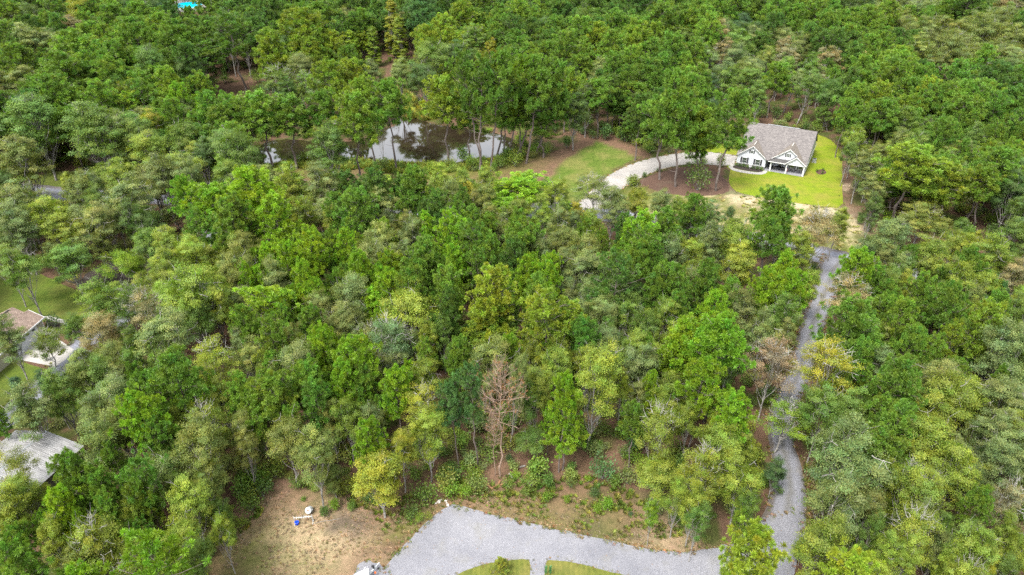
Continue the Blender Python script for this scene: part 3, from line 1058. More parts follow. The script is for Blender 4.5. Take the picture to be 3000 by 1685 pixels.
# trees read off the photograph in nine overlapping views: kind+colour x y width [bx by = foot of the trunk] [!name]
VIEWS = {
 (0, 0): """Pg 90 130 220;Pg 420 90 190;BY 600 100 200;Bo 120 200 240;Bo 290 220 130;Pd 230 240 160;Pd 60 290 220;Bs 230 350 260;Pd 440 230 200;Bt 540 260 200;Pg 650 300 190;Pg 790 310 190;
Bo 780 30 120;Pg 860 170 240;BY 970 120 100;BY 1080 130 120;Pg 1030 290 240;Pd 1280 130 180;Pg 1230 220 200;Pg 1430 140 120;Pg 1560 100 200;Pg 1370 310 260;Pg 1440 460 380 1560 745;Pd 1560 230 160;
Pg 1760 270 230 1860 710;Pg 1910 170 180;Pd 2080 100 220;Py 2280 250 300;Py 2030 370 270;Pg 2360 400 180;Pg 2430 130 210 2490 440;Pd 2540 230 130;Bs 2260 560 200;Py 2480 640 250;Pg 2440 840 230;
Pg 560 420 360;Pg 480 580 330;BY 650 600 190;Pg 160 480 260;Bo 60 540 130;Bs 60 660 200;Bs 210 640 220;Pg 900 440 240;Pg 960 530 180 990 640;Pd 1100 500 190 1100 640;Py 1290 660 260;Pl 1350 770 220;Pg 1080 740 240;Pd 900 710 180;
Bb 540 790 170;Bs 420 770 130;Pg 760 770 260;Bg 280 960 400;By 170 860 180;Bg 720 1030 420;Bs 910 1010 240;BY 1120 1000 220;By 1130 1200 300;Bs 1390 900 200;Bg 1370 1080 240;Pg 1600 850 260;Pg 1740 860 240;Pd 1600 1060 330 1560 1340;Bg 1800 1220 340;Bd 1540 1200 200;
Pg 1960 860 260 2065 1280;Pg 2180 880 260 2240 1275;Bg 2490 1130 290;Bo 180 1240 330;Bb 20 1330 130;By 960 1370 240;Bs 1240 1370 280;Bs 1430 1380 260;Kl 1705 1340 150;Bs 2040 1390 180;By 2190 1400 200;Bs 2480 1400 200;Bs 700 1420 180;
Pg 1100 20 170;Pg 930 40 150;Pd 250 20 170;Pd 1700 60 180;Pd 1850 40 200;Pd 2380 50 170;Pg 640 190 130;Bs 20 880 140;Pd 330 560 120;Bg 2180 700 120;Sg 2100 620 200""",
 (1000, 0): """Pd 30 60 160;Bs 300 110 170;CY 410 190 140 410 440;CY 455 280 130 455 480;Cy 85 340 130 90 490;Cy 255 330 120 260 500;Bd 540 240 90;Pd 170 60 160;Pd 500 60 200;Pb 620 120 220;Pd 750 60 160;Py 900 150 190;Py 760 220 180;Py 640 340 210;Py 820 340 210;
Bg 700 470 260;Bd 880 470 220;Bd 620 620 240;Bg 1000 330 190;Cr 1112 300 50 1112 350;BY 1130 400 120;BY 1060 500 120;Pg 1190 150 200;Pd 1300 240 200;Pg 1350 110 200;Pd 1430 270 180;Pg 1310 370 240;Pg 1500 70 200;Pd 1620 90 200;Pd 1760 70 200;Pg 1620 250 200;
Pg 1820 270 260;Pd 1900 60 180;Pd 1550 350 160;Pg 1700 370 240;Pg 1400 460 240;Pg 1560 450 220;Pg 2030 370 240;Py 2220 290 250;Pg 2400 170 280;Pd 2050 130 180;Pd 2240 50 200;Pg 2480 40 180;Bo 2510 270 180;Pg 2490 390 230;KY 2255 460 75;Pg 2420 530 200;
Pg 2310 600 200;Pg 2140 620 180;Bs 1950 570 180;Pg 2060 520 180;BY 1830 700 90;Pg 60 470 180;Py 70 600 240;Bo 440 590 190;Bs 240 570 140;Pg 370 800 220 415 1290;Pg 100 900 240 150 1400;Py 180 780 180 265 1270;Sg 300 910 120 320 1280;Py 770 770 250 815 1250;
Pg 980 850 200 960 1240;Pg 1060 680 220 1045 1300;Pg 960 640 180 1065 1290;Pg 1190 640 210 1125 1290;Pl 1300 640 200 1165 1200;Pg 1390 620 180 1245 1200;Pg 1480 720 220 1395 1235;Pg 1540 620 200 1320 1190;Pg 1610 800 200 1455 1180;Pg 1510 940 180 1525 1190;Py 1700 650 150 1680 1000;
Pg 1250 880 190 1220 1200;Pg 1350 860 200 1355 1180;Bd 1760 860 220;Bd 1850 780 200;Pg 1940 720 190 1935 1040;Pd 2020 680 170 2005 980;Pg 2060 800 150 2045 980;Pd 2120 790 150 2095 990;Pg 2210 720 190 2130 990;Pg 2400 900 230 2400 1355;Pg 2530 780 230 2520 1410;Pd 2250 850 200;
Sg 350 490 90 350 545!snag;Bg 1480 580 150;Bd 1700 560 150""",
 (2000, 0): """Bo 40 110 120;Pg 250 90 220;Pg 420 80 200;Pd 560 60 190;Pg 700 90 200;Pd 700 220 200;Pg 850 150 190;Pg 1000 120 220;Pg 1130 100 180;Bd 1270 40 170;Pg 1080 220 190;Pg 1200 200 190;Pg 1390 180 220;Bo 1520 80 170;Bo 1570 150 190;Bs 1760 70 220;Pg 1960 110 200;Pd 2130 70 250;
Bt 2430 110 220;Bo 2550 150 140;Bt 220 290 250;Bb 450 240 180;Bb 560 270 140;Bo 60 230 140;Bs 530 340 190;Bs 730 330 180;Bt 760 400 150;Bo 890 400 190;Pd 960 300 190;Pd 1050 350 180;Pd 1150 330 190;Pg 1230 300 170;Pd 1300 430 180;Pg 1400 380 180;Pg 1490 320 200;Pd 1600 330 170;BY 1740 370 110;
Bs 1850 350 160;Bo 1980 420 280;Bo 1900 250 190;Bo 2230 280 280;Bo 2450 340 240;Pg 2260 470 200;Pg 2060 600 230;Bs 2450 480 200;Pd 2350 640 280;Pg 2550 600 160;Bt 1110 490 190;Bs 400 470 210;Bs 160 460 210;Bt 770 480 170;Pg 700 590 170 635 890;Bg 970 560 180;BY 70 500 80;Pg 60 690 190;Bb 210 690 150;
Bg 480 620 200 450 820;Bg 360 640 190;Bs 840 640 160 760 850;Bg 950 700 190 860 940;Bg 1100 720 190 1060 980;Bg 1060 850 130 1090 990;Bg 570 740 140;Pg 1560 600 300;Pg 1350 550 200;Pg 1400 470 170;Pd 1270 640 170;Py 1620 490 180;Pd 1770 570 120;Pg 1830 620 150;Bs 1900 540 150;Pg 1700 730 220;Py 1850 740 220;
Py 1480 760 220;Pg 1300 770 200;Pg 1490 890 210 1400 1250;Pg 2130 780 290;Pg 2090 870 240;Pg 2170 960 170;Pg 1230 870 150;Bg 1650 980 220;Bg 1360 960 150;Pd 2350 850 160;Pg 2520 960 190;Pg 1950 1040 190;Bs 1830 1010 130;By 1300 1110 160;Bo 1640 1120 180;Py 1680 1280 340 1570 1740;Pg 1970 1260 210 1985 1580;
Bg 2200 1110 230;Bs 2130 1210 150;Pg 2360 1050 170;Py 2460 1190 190;Pg 2330 1280 240 2105 1710;Bd 2500 1330 220;Bs 1340 1290 170;Bg 1240 1200 110;Pg 360 890 260 250 1440;Py 150 960 220 145 1340;Pg 60 860 190 120 1340;Pg 20 1000 130 185 1340;Bd 110 1380 180!bush""",
 (0, 500): """Bd 40 150 190;Bo 640 200 250;By 520 150 120;Bs 190 300 310;By 420 380 260;Bs 150 460 270;Bs 980 260 300;Bg 740 280 200;Bs 740 440 270;Bs 1230 350 230 1400 490;Bd 1060 420 230;Bs 880 370 160;Bg 1130 570 200;Bg 500 700 320 630 940;Bg 190 780 260;Bs 70 730 220;Bl 930 700 280 900 870;
Bo 770 570 180 800 780;By 1280 600 230;By 1450 700 240;By 1290 760 200;By 1610 710 170;Bg 1450 520 120;Pl 1400 230 190;Pl 1560 260 270 1555 655;Pl 1890 190 350;Pg 1760 390 290;Bs 2000 400 190;Bs 2120 370 160;Bo 1830 640 260;Bo 1840 780 230;By 2180 180 190;Bs 2450 150 250;By 2290 370 200;BY 2250 430 90;
Pg 2540 320 190;Pl 2360 620 250;Pl 2170 700 190;Pg 2510 600 150;Pl 2310 840 210;Pl 2400 960 160;Bs 2080 860 240;By 770 1040 290;St 1120 1080 250;By 1450 990 400;By 1330 920 200;By 1640 1060 240;Bg 1500 1150 240;Pl 2000 1030 380 1960 1440;Pg 1850 1190 200;Pg 2060 1290 250;Bt 770 1290 240;Bg 610 1230 160;
Sy 370 1300 260 420 1480;Bs 80 1310 250;Bs 1250 1320 370;Bg 1030 1350 170;Pg 2350 1190 190;Bs 2400 1080 210;Bs 2540 1000 140;Bo 2220 1330 210;Pl 2440 1360 220;Bs 1830 1350 190;Kd 1655 1340 65 1655 1400!small cone""",
 (1000, 500): """Pd 270 140 240;Pg 550 140 230;Pl 1370 150 330 1380 400;By 750 90 170;By 900 140 210;BY 930 190 150;By 1090 100 170;Bo 820 230 170;Bo 1080 230 190;Bs 340 300 210;So 1890 160 270 1900 400;By 1620 220 190;Bs 2050 280 220;By 2230 250 170;Bs 2400 310 200;By 2530 340 150;
Pg 120 330 290;Pg 470 320 130;Pg 570 330 100;Pd 730 310 190;Pg 860 340 170;Pl 820 470 240;Pg 990 420 200;Pg 1010 560 260;Pg 1330 440 200;Pg 1310 570 240;Pd 1310 680 190;Pg 1450 560 190;Py 330 490 150;Pl 30 600 190;Bs 540 530 220;Bo 480 450 160;Bs 300 600 240;Bs 240 700 230;Bs 420 720 180;Bs 1190 510 170;
By 1530 380 190;BY 1780 370 120;By 1880 430 140;Bs 1630 430 170;Bo 1600 560 150;Bs 1500 650 230;Bo 1840 640 250;Bs 1820 780 240;Bs 1680 740 170;Pg 1840 500 150;Pd 2130 450 140;Pl 2270 480 240;Pg 2440 440 220;Pg 2250 620 250;Pg 2230 720 200;Pd 2080 820 320;Bs 2480 660 200;By 2540 610 130;
Pg 660 670 240;Pg 560 830 160;Pl 860 700 190;Pg 1030 740 190;Pg 1120 640 180;Pd 1230 750 130;Pl 1390 800 190;Pl 1560 820 190;Pg 1300 880 120;Pl 160 780 240;Pg 30 830 150;Pl 360 930 210;Pg 530 920 220;Pg 790 900 250;Pd 820 1050 190;Py 1130 940 340;Pg 1480 960 260;Py 1530 1120 380;Py 1120 1190 390 1110 1430;
Bs 90 1010 270;By 500 1100 360;Bs 90 1190 230;Ss 370 1310 320;By 650 1300 180;Bg 770 1260 160;Pl 180 1400 180;Pg 20 1350 120;Pg 890 1410 180;Pl 1260 1390 170;Bs 1780 1100 190;Bs 1950 1130 240;Bg 2150 1130 200;Bs 1560 1280 200;Pg 1840 1290 190;Bs 2010 1330 240;Bg 2130 1400 190;Pg 2430 870 220;Pg 2370 950 170;
By 2420 1150 220;Bg 2300 1230 200;By 2510 1290 150;By 2270 1400 240;By 1430 1400 180;By 1640 1410 180;By 2540 1410 150;Pg 2520 1060 170;Bd 2200 1000 170;Ss 2090 610 80 2090 680!snag;Bd 1120 1040 120;Bd 660 1180 120;Bg 1280 1120 160""",
 (2000, 500): """Pg 70 340 200;Bs 200 400 190;Bs 40 440 160;Bb 345 370 70;Pg 680 330 320;Pg 630 540 220;St 1010 480 280;By 1160 430 160;By 390 560 260;Bs 200 590 230;By 50 660 170;Bg 700 590 150;By 880 610 200;By 400 740 270;Pg 170 830 200;Pl 750 800 250;Pl 620 930 240;Pl 810 930 230;By 940 880 180;Bs 60 880 180;
Pl 230 1060 180;Bs 440 1090 250;Bg 740 1150 270;Pl 180 1190 170;Pl 260 1350 380;Bs 600 1280 230;Bs 770 1300 180;Bo 820 1030 140;By 20 1250 150;Bs 1550 570 300;Bo 1800 390 330 1710 600;Bd 2480 190 240;Bd 2530 340 190;Bg 2500 550 230;Bg 2080 490 140;Pg 2250 110 200 2180 480;Bs 1440 180 180;Bd 1430 320 150;
By 1850 680 270;By 2120 640 190;BY 2170 590 120;By 2310 680 260;By 2030 630 180;Bs 1640 770 180;Pl 1290 790 270;Pg 1440 840 160;St 1230 990 310;Pg 1240 1180 360;Bs 1500 700 170;Pg 1690 700 150;Bg 1560 860 190;By 1880 760 190 1880 920;Pg 2120 750 180;Pg 2220 820 150;By 2070 890 270;Bs 2150 980 190;By 2260 910 210;
By 1650 900 150;Pg 1780 930 190;Bg 1540 960 170;Pg 1640 1150 250;Pg 1950 970 110;Pg 1980 1070 240;Pb 2380 950 120;Pg 2350 1070 180;Bt 2500 830 220;By 2520 1010 160;Py 2260 1180 280;Bg 2490 1140 230;Pg 1700 1340 190;Pg 1880 1380 180;Bs 1480 1290 190;Pg 1340 1400 170;Bs 2450 1380 290;Bg 2060 1280 190;Pg 1540 1060 160""",
 (0, 1000): """Bo 640 280 280;Bg 770 330 240;Bg 470 420 270;Bs 860 480 300;Bs 900 340 200;Bs 750 600 240;Bs 250 560 310;Kb 165 430 150;Pg 20 640 130;Bo 800 810 370;Bg 1000 240 190;Pg 1350 320 340;Pg 1110 430 240;Pl 1110 620 290;Pg 1190 770 220;Pl 1620 340 130;Sy 1630 190 310;Bs 1900 180 200;By 1700 470 220;
Sy 1570 660 280;Bo 1530 830 380;Bo 1590 1060 250;By 1370 660 150;Bo 1820 690 210 1890 960;Bo 1860 840 190;Pg 1830 410 200;Pg 2040 440 300 2015 910;Pg 1960 640 150;Pg 2370 330 240;Pl 2450 50 170;Pg 2490 130 190;Pg 2400 480 240;By 2010 230 180;Bs 2230 230 320;By 2300 120 170;Bo 2180 760 290;Bo 2370 900 320;Bo 2500 640 190;
Bo 2470 1040 240 2540 1180;Bl 1930 1050 180!bush;Bg 1840 1150 160!bush;So 90 1000 300;By 200 1200 280;By 110 1340 330;Pg 560 1060 290;Pl 490 1290 240;Pg 780 1150 240;Pg 1100 1080 290;Pg 850 1320 220;Pg 1070 1230 220;By 1430 1290 330;Bg 1380 1160 180;Bo 1580 1190 190;Bg 1670 1320 150;Pg 660 1350 170;By 1010 1400 180;Bg 2080 980 150!bush""",
 (1000, 1000): """Pl 110 180 310;Pg 180 350 210;Pl 420 400 240;SY 620 530 290;By 650 720 270 680 1060;Pl 210 780 240;By 50 620 230;Bs 240 620 190;By 620 330 240;Pg 880 150 200;Bo 1110 200 300;Pb 840 500 180 890 980;Pb 990 400 210 1030 960;Xr 1200 440 250 1200 1030!dead;Xr 1120 680 110 1160 1015!dead;Bs 1330 340 150 1275 825;
By 1620 200 240;By 1430 180 190;By 1860 220 230;By 1950 330 370 1855 810;Bs 2270 230 290;By 1450 400 240;Bg 1420 490 170;Bg 1430 740 240 1490 900;Pl 1670 470 200 1640 990;Pl 1560 600 110;Pl 1700 730 250 1670 970;Bt 2510 170 140;Pg 2190 610 180 2170 960;Pg 2290 90 160;By 2440 480 240;Sy 2400 690 320;By 2390 1010 370 2370 1200;
Bl 2340 1330 120;By 2530 1190 190;BY 280 1040 410 330 1330;BY 450 840 210;Bo 1750 560 140;Bs 1080 330 130""",
 (2000, 1000): """Sr 660 210 350;SY 1060 240 410;By 1160 360 200;Pl 120 370 280;Pl 380 600 290;By 40 640 180;Sl 790 600 360 690 840;Bg 1040 570 300;Bg 1250 560 300;Bg 1180 760 250;Pg 1320 150 200;Pg 1600 350 300;Bs 1880 350 320;Pg 1590 660 310;Bs 2400 130 370;Bg 2160 60 150 2100 330;By 1970 500 360;Bs 2370 490 320;By 1810 770 400;
By 1700 900 200;Bs 2240 740 240;Bs 2400 900 340;Bs 1230 960 480;Bs 1150 1260 370;Bs 1400 1270 220;Sy 1680 1090 220;By 1780 1200 340;By 2050 1020 320;St 2430 1250 260;Pg 2210 1260 190;Bb 700 1000 170 645 1180;By 250 850 330;Sy 150 1000 310;By 430 1090 300;By 80 1240 220;By 470 860 180;Bg 100 1390 170;Bg 480 1300 170;Bs 1800 1400 230""",
 (0, 1400): """Sy 750 540 380;By 440 500 240;By 950 540 210;Pg 190 500 190;Pg 150 660 330;Pl 1190 680 500;By 1400 500 280;By 1690 450 170;Bg 1500 620 240;By 50 440 200;Bo 600 690 220""",
 (2000, 1400): """Py 520 610 400;Py 430 340 130;By 1030 570 420;Sy 1730 450 340;Bg 1950 430 160;By 1640 640 220;By 2200 600 330;BY 2270 660 150;By 2400 450 190;By 2000 680 200;By 1500 620 220;By 2500 570 200;Bg 1420 440 180""",
}
BUSHES = {
 (1000, 1000): """g 640 1140 190;l 830 1100 140;g 560 1010 120;l 1010 1000 120;l 930 1120 100;d 530 1290 120;g 80 1255 70;l 1550 1180 90;l 1930 1270 80;l 2000 1240 100;b 1265 890 70;g 1110 850 160;d 800 830 90;b 1970 970 200;g 2060 1070 110;g 1480 960 180;g 1420 1060 140;g 1560 1060 110;g 1260 1080 90;l 1310 1010 70;g 2520 1320 100;l 1700 1200 60;y 660 1320 60;l 590 1330 70;b 2180 1300 35;l 930 940 90;l 770 970 80;g 1730 960 90;g 1390 1140 80;l 1860 1040 60""",
 (1000, 0): """g 920 1190 110;g 1010 1240 110;g 1200 1230 110;g 1310 1215 120;g 1155 1275 60;l 770 1260 70;g 410 1310 45;d 1990 1020 110;d 2140 1030 110;d 1900 1020 80;d 2210 1050 120;d 2290 1060 90;g 840 1270 60;g 1250 1180 90;g 1540 1150 80;y 575 1235 40;d 1700 1090 80""",
 (2000, 0): """d 1015 1287 22;d 1058 1280 20;d 1052 1305 20;g 1170 950 60;d 700 870 90;g 600 860 80;d 560 850 70;g 780 900 60;l 840 955 22;g 920 920 60;d 1180 1080 60;g 1350 1400 90""",
 (0, 500): """b 410 1140 100;b 545 1180 95;l 485 1183 34;g 365 1170 30;l 165 1660 50;g 120 1680 40;d 1480 520 90""",
 (0, 1000): """g 1980 1000 110;g 2250 1070 110;g 2450 1290 80;l 2530 1240 90;g 2380 1110 70;l 2290 1190 40;g 1870 1190 90;l 2010 1080 80""",
 (0, 0): """b 2070 700 140;b 2130 740 120;g 1120 580 110;g 2200 640 110;d 1600 640 90;g 1950 680 90;d 1030 640 70;y 2300 1205 70""",
 (2000, 500): """g 2090 500 120;g 1330 385 60;g 1400 440 70;d 2330 470 120;g 1960 470 90""",
 (2000, 1000): """g 730 1130 60;l 440 1350 100;g 930 960 40""",
}
TS = 1 / 2.575


def solve_tree(kind, sx, sy, w, foot):
    """centre of the crown and its width in the photograph -> foot, height, crown diameter"""
    zf = {'P': 0.74, 'Y': 0.62, 'X': 0.70, 'C': 0.55, 'K': 0.52, 'B': 0.63, 'S': 0.66}[kind]
    if foot:
        f = gp(*foot)
        lo, hi = 1.0, 40.0
        for _ in range(30):
            m = (lo + hi) / 2
            if pr(f.x, f.y, m)[1] > sy:
                lo = m
            else:
                hi = m
        zc = lo
        h = min(max(zc / zf, 3.0), 30)
        dep = f.y * cP - (zc - CAM_H) * sP
        dia = w * dep / F_PX
        return f, h, dia
    h = 12.0
    for _ in range(8):
        c = gp(sx, sy, h * zf)
        dep = c.y * cP - (c.z - CAM_H) * sP
        dia = w * dep / F_PX
        h0 = {'P': 9.5 + 1.15 * dia, 'Y': 6 + 2 * dia, 'X': 14, 'C': 3.2 * dia + 2, 'K': 2.6 * dia + 1, 'B': 7.0 + 1.15 * dia, 'S': 7.5 + 1.0 * dia}[kind]
        h0 = min(h0, 2.9 * dia + 2.5) if kind in 'BPS' else h0
        h = 0.5 * h + 0.5 * min(h0, 25)
    return Vector((c.x, c.y, 0)), h, dia


PLANTS = []     # (object, kind, colour key, name, sx, sy)
NAMES = {'P': 'pine_tree', 'Y': 'pine_tree', 'X': 'dead_pine_tree', 'C': 'cypress_tree', 'K': 'conical_tree', 'B': 'broadleaf_tree', 'S': 'open_crowned_tree'}
proto_count = {}


def jitter_tint(c, rs, a=0.12):
    k = math.exp(rs.gauss(0, a))
    h = rs.gauss(0, 0.06)
    return [c[0] * k * (1 + h), c[1] * k, c[2] * k * (1 - h)]


def place_plant(name, proto, kind, tint, f, h, dia, rz):
    trunk_me, crown_me, H0, R0 = proto
    h0, r0 = NOMP[kind]
    root = bpy.data.objects.new(name, None)
    COL.objects.link(root)
    root.empty_display_size = 0.3
    root.location = f
    root.rotation_euler = (0, 0, rz)
    s = dia / (2 * r0 * 1.04)
    root.scale = (s, s, h / h0)
    a = link('stem' if kind == 'H' else 'trunk', trunk_me, root)
    b = link('foliage' if kind == 'H' else 'crown', crown_me, root)
    b['tint'] = tint
    return root


rnd = random.Random(3)
TREE_XY = []
first_of = {}
for (ox, oy), txt in VIEWS.items():
    for ent in txt.replace('\n', '').split(';'):
        ent, _, nm = ent.strip().partition('!')
        q = ent.split()
        kind, ck = q[0][0], q[0][1]
        x, y, w = (float(a) for a in q[1:4])
        foot = (ox + float(q[4]) * TS, oy + float(q[5]) * TS) if len(q) >= 6 else None
        sx, sy = ox + x * TS, oy + y * TS
        f, h, dia = solve_tree(kind, sx, sy, w * TS, foot)
        dia *= (1.38 if sy < 620 else 1.18) if (foot and kind == 'P') else 1.06
        pk = kind
        if nm == 'bush':
            pk = 'H'
        tk = 'P' if kind in 'PYXC' and ck in TINT['P'] else 'B'
        base_t = TINT[tk].get(ck)
        if kind == 'C':
            base_t = {'Y': (.17, .20, .014), 'y': (.155, .235, .012), 'r': (.17, .075, .04)}[ck]
        if kind == 'K' and ck == 'Y':
            base_t = (.26, .25, .02)
        tint = jitter_tint(base_t, rnd, 0.10)
        pl = PR[pk]
        if nm == 'snag':
            tint = [0.4, 0.35, 0.3]
        if foot and kind == 'P':
            proto = pl[rnd.choice((1, 3, 3, 4))]
        else:
            proto = pl[rnd.randrange(len(pl))]
        if foot and kind == 'P' and sy < 600 and 1950 < sx < 2250:
            proto = pl[rnd.choice((0, 2, 6))]
        if kind == 'B' and sy < 560 and w >= 270:
            proto = pl[rnd.choice((3, 7))]
        if nm == 'bush':
            h, dia = dia * 0.9, dia
            f = gp(sx, sy + w * TS * 0.3)
            name = 'shrub'
        else:
            name = NAMES[kind]
        if kind == 'C' and foot is None:
            h = dia * 3.4
        o = place_plant(name, proto, pk, tint, f, h, dia, rnd.random() * 6.283)
        if foot and kind in 'BSP':
            dep = f.y * cP - (h * .66 - CAM_H) * sP
            wx_ = (sx - 1500) / F_PX * dep - f.x
            o.rotation_euler = (0, max(-.45, min(.45, math.atan2(wx_, h * .66))), 0)
        if nm == 'snag':
            o.children[1].scale = (0.01, 0.01, 0.01)
            for ch in list(o.children):
                if ch.name.startswith('crown'):
                    bpy.data.objects.remove(ch)
            name = 'bare_tree'
            o.name = name
        TREE_XY.append((f.x, f.y, dia, pk, ck, h))
        PLANTS.append((o, kind if nm not in ('bush',) else 'H', ck, name, sx, sy, dia))

for (ox, oy), txt in BUSHES.items():
    for ent in txt.replace('\n', '').split(';'):
        q = ent.split()
        ck = q[0]
        x, y, w = (float(a) for a in q[1:4])
        sx, sy, wpx = ox + x * TS, oy + y * TS, w * TS
        f = gp(sx, sy + wpx * 0.33)
        dep = f.y * cP + CAM_H * sP
        dia = wpx * dep / F_PX
        tint = jitter_tint(TINT['B'][ck], rnd, 0.1)
        o = place_plant('shrub', PR['H'][rnd.randrange(3)], 'H', tint, f, max(0.5, dia * 0.8), dia, rnd.random() * 6.28)
        PLANTS.append((o, 'H', ck, 'shrub', sx, sy, dia))

#@@PART2@@
# ------------------------------------------------------------------ masses nobody could count: geometry nodes on points
def scatter(name, sources, pts):
    """sources: list of lists of objects; pts: rows x y z rot sx sy sz r g b idx"""
    A = np.array(pts, np.float64)
    me = bpy.data.meshes.new(name)
    me.vertices.add(len(A))
    me.vertices.foreach_set('co', A[:, :3].astype(np.float32).ravel())
    rot = me.attributes.new('rot', 'FLOAT_VECTOR', 'POINT')
    rv = np.zeros((len(A), 3), np.float32)
    rv[:, 2] = A[:, 3]
    rot.data.foreach_set('vector', rv.ravel())
    scl = me.attributes.new('scl', 'FLOAT_VECTOR', 'POINT')
    scl.data.foreach_set('vector', A[:, 4:7].astype(np.float32).ravel())
    tn = me.attributes.new('tint', 'FLOAT_COLOR', 'POINT')
    tn.data.foreach_set('color', np.concatenate([A[:, 7:10], np.ones((len(A), 1))], 1).astype(np.float32).ravel())
    ix = me.attributes.new('idx', 'INT', 'POINT')
    ix.data.foreach_set('value', A[:, 10].astype(np.int32))
    o = link(name, me)
    ng = bpy.data.node_groups.new(name, 'GeometryNodeTree')
    ng.interface.new_socket('Geometry', in_out='INPUT', socket_type='NodeSocketGeometry')
    ng.interface.new_socket('Geometry', in_out='OUTPUT', socket_type='NodeSocketGeometry')
    gi, go = ng.nodes.new('NodeGroupInput'), ng.nodes.new('NodeGroupOutput')
    jn = ng.nodes.new('GeometryNodeJoinGeometry')

    def named(nm, dt):
        n = ng.nodes.new('GeometryNodeInputNamedAttribute')
        n.data_type = dt
        n.inputs[0].default_value = nm
        return n.outputs[0]
    r_, s_, i_ = named('rot', 'FLOAT_VECTOR'), named('scl', 'FLOAT_VECTOR'), named('idx', 'INT')
    for k, objs in enumerate(sources):
        cmp_ = ng.nodes.new('FunctionNodeCompare')
        cmp_.data_type = 'INT'
        cmp_.operation = 'EQUAL'
        ng.links.new(i_, cmp_.inputs[2])
        cmp_.inputs[3].default_value = k
        for ob in objs:
            oi = ng.nodes.new('GeometryNodeObjectInfo')
            oi.transform_space = 'ORIGINAL'
            oi.inputs[0].default_value = ob
            oi.inputs[1].default_value = True
            ip = ng.nodes.new('GeometryNodeInstanceOnPoints')
            ng.links.new(gi.outputs[0], ip.inputs['Points'])
            ng.links.new(cmp_.outputs[0], ip.inputs['Selection'])
            ng.links.new(oi.outputs['Geometry'], ip.inputs['Instance'])
            ng.links.new(r_, ip.inputs['Rotation'])
            ng.links.new(s_, ip.inputs['Scale'])
            ng.links.new(ip.outputs[0], jn.inputs[0])
    ng.links.new(jn.outputs[0], go.inputs[0])
    md = o.modifiers.new('scatter', 'NODES')
    md.node_group = ng
    o['kind'] = 'stuff'
    return o


# which placed object carries each prototype mesh
by_mesh = {}
for o in bpy.data.objects:
    if o.type == 'MESH' and o.parent is not None:
        by_mesh.setdefault(o.data.name, o)


def src(proto):
    out = []
    for me in proto[:2]:
        ob = by_mesh.get(me.name)
        if ob is None:
            return None
        out.append(ob)
    return out


def road_near(x, y, extra):
    for rd in ROADS:
        for (a, b, w) in rd[::2]:
            if (a - x) ** 2 + (b - y) ** 2 < (w / 2 + extra) ** 2:
                return True
    return False


TA = np.array([(a[0], a[1], a[2], a[5]) for a in TREE_XY])
FOOTED = []
for (ox, oy), txt in VIEWS.items():
    for ent in txt.replace('\n', '').split(';'):
        q = ent.partition('!')[0].split()
        if len(q) >= 6 and oy < 1300:
            p = gp(ox + float(q[4]) * TS, oy + float(q[5]) * TS)
            FOOTED.append((p.x, p.y))
FOOTED = np.array(FOOTED)
pkeys, psrc = [], []
for kk in 'BSPY':
    for p in PR[kk]:
        s_ = src(p)
        if s_ and kk != 'Y' or (s_ and kk == 'Y'):
            pkeys.append(kk)
            psrc.append(s_)
PIDX = {k: [i for i, q in enumerate(pkeys) if q == k] for k in 'BSPY'}

# things that must stay in sight between the fillers: photo boxes with the distance of what is seen there
SIGHT = [(510, -10, 600, 36, 380), (1010, 70, 1130, 175, -1), (1130, 0, 1190, 150, -1), (2140, 330, 2400, 530, 165), (760, 330, 1540, 500, 100), (0, 880, 250, 1080, 84), (0, 1230, 230, 1460, 50),
         (1720, 420, 2500, 640, 110), (620, 200, 800, 290, 200), (1090, 210, 1260, 350, 190), (110, 520, 230, 600, 120), (560, 960, 720, 1120, 70),
         (2330, 650, 2500, 850, 100), (1480, 370, 1760, 520, 125), (2200, 730, 2480, 1600, 50), (1300, 1120, 1460, 1240, 60)]
SIGHT = [(a, b_, c, d, gp((a + c) / 2, b_ + 6).y if e > 0 else gp(1035, 190).y) for a, b_, c, d, e in SIGHT]
rnd = random.Random(8)
fill = []


def clear_of(x, y):
    X, Y = np.array([x]), np.array([y])
    return not any(inside(p, X, Y)[0] for p in CLEAR)


CL_ALL = CLEAR
y = 42.0
cands = []
while y < 560:
    sp = 3.3 if y < 110 else (4.3 if y < 200 else 7.0 if y < 330 else 9.5)
    hw = 30 + y * 0.74
    x = -hw
    while x < hw:
        cands.append((x + rnd.uniform(-.45, .45) * sp, y + rnd.uniform(-.45, .45) * sp, sp))
        x += sp
    y += sp * 0.95
cx, cy = np.array([c[0] for c in cands]), np.array([c[1] for c in cands])
blocked = np.zeros(len(cands), bool)
for p in CL_ALL + [wp([(1160, 1120), (1560, 1120), (1720, 1180), (1760, 1330), (1150, 1250)])]:
    blocked |= inside(p, cx, cy)
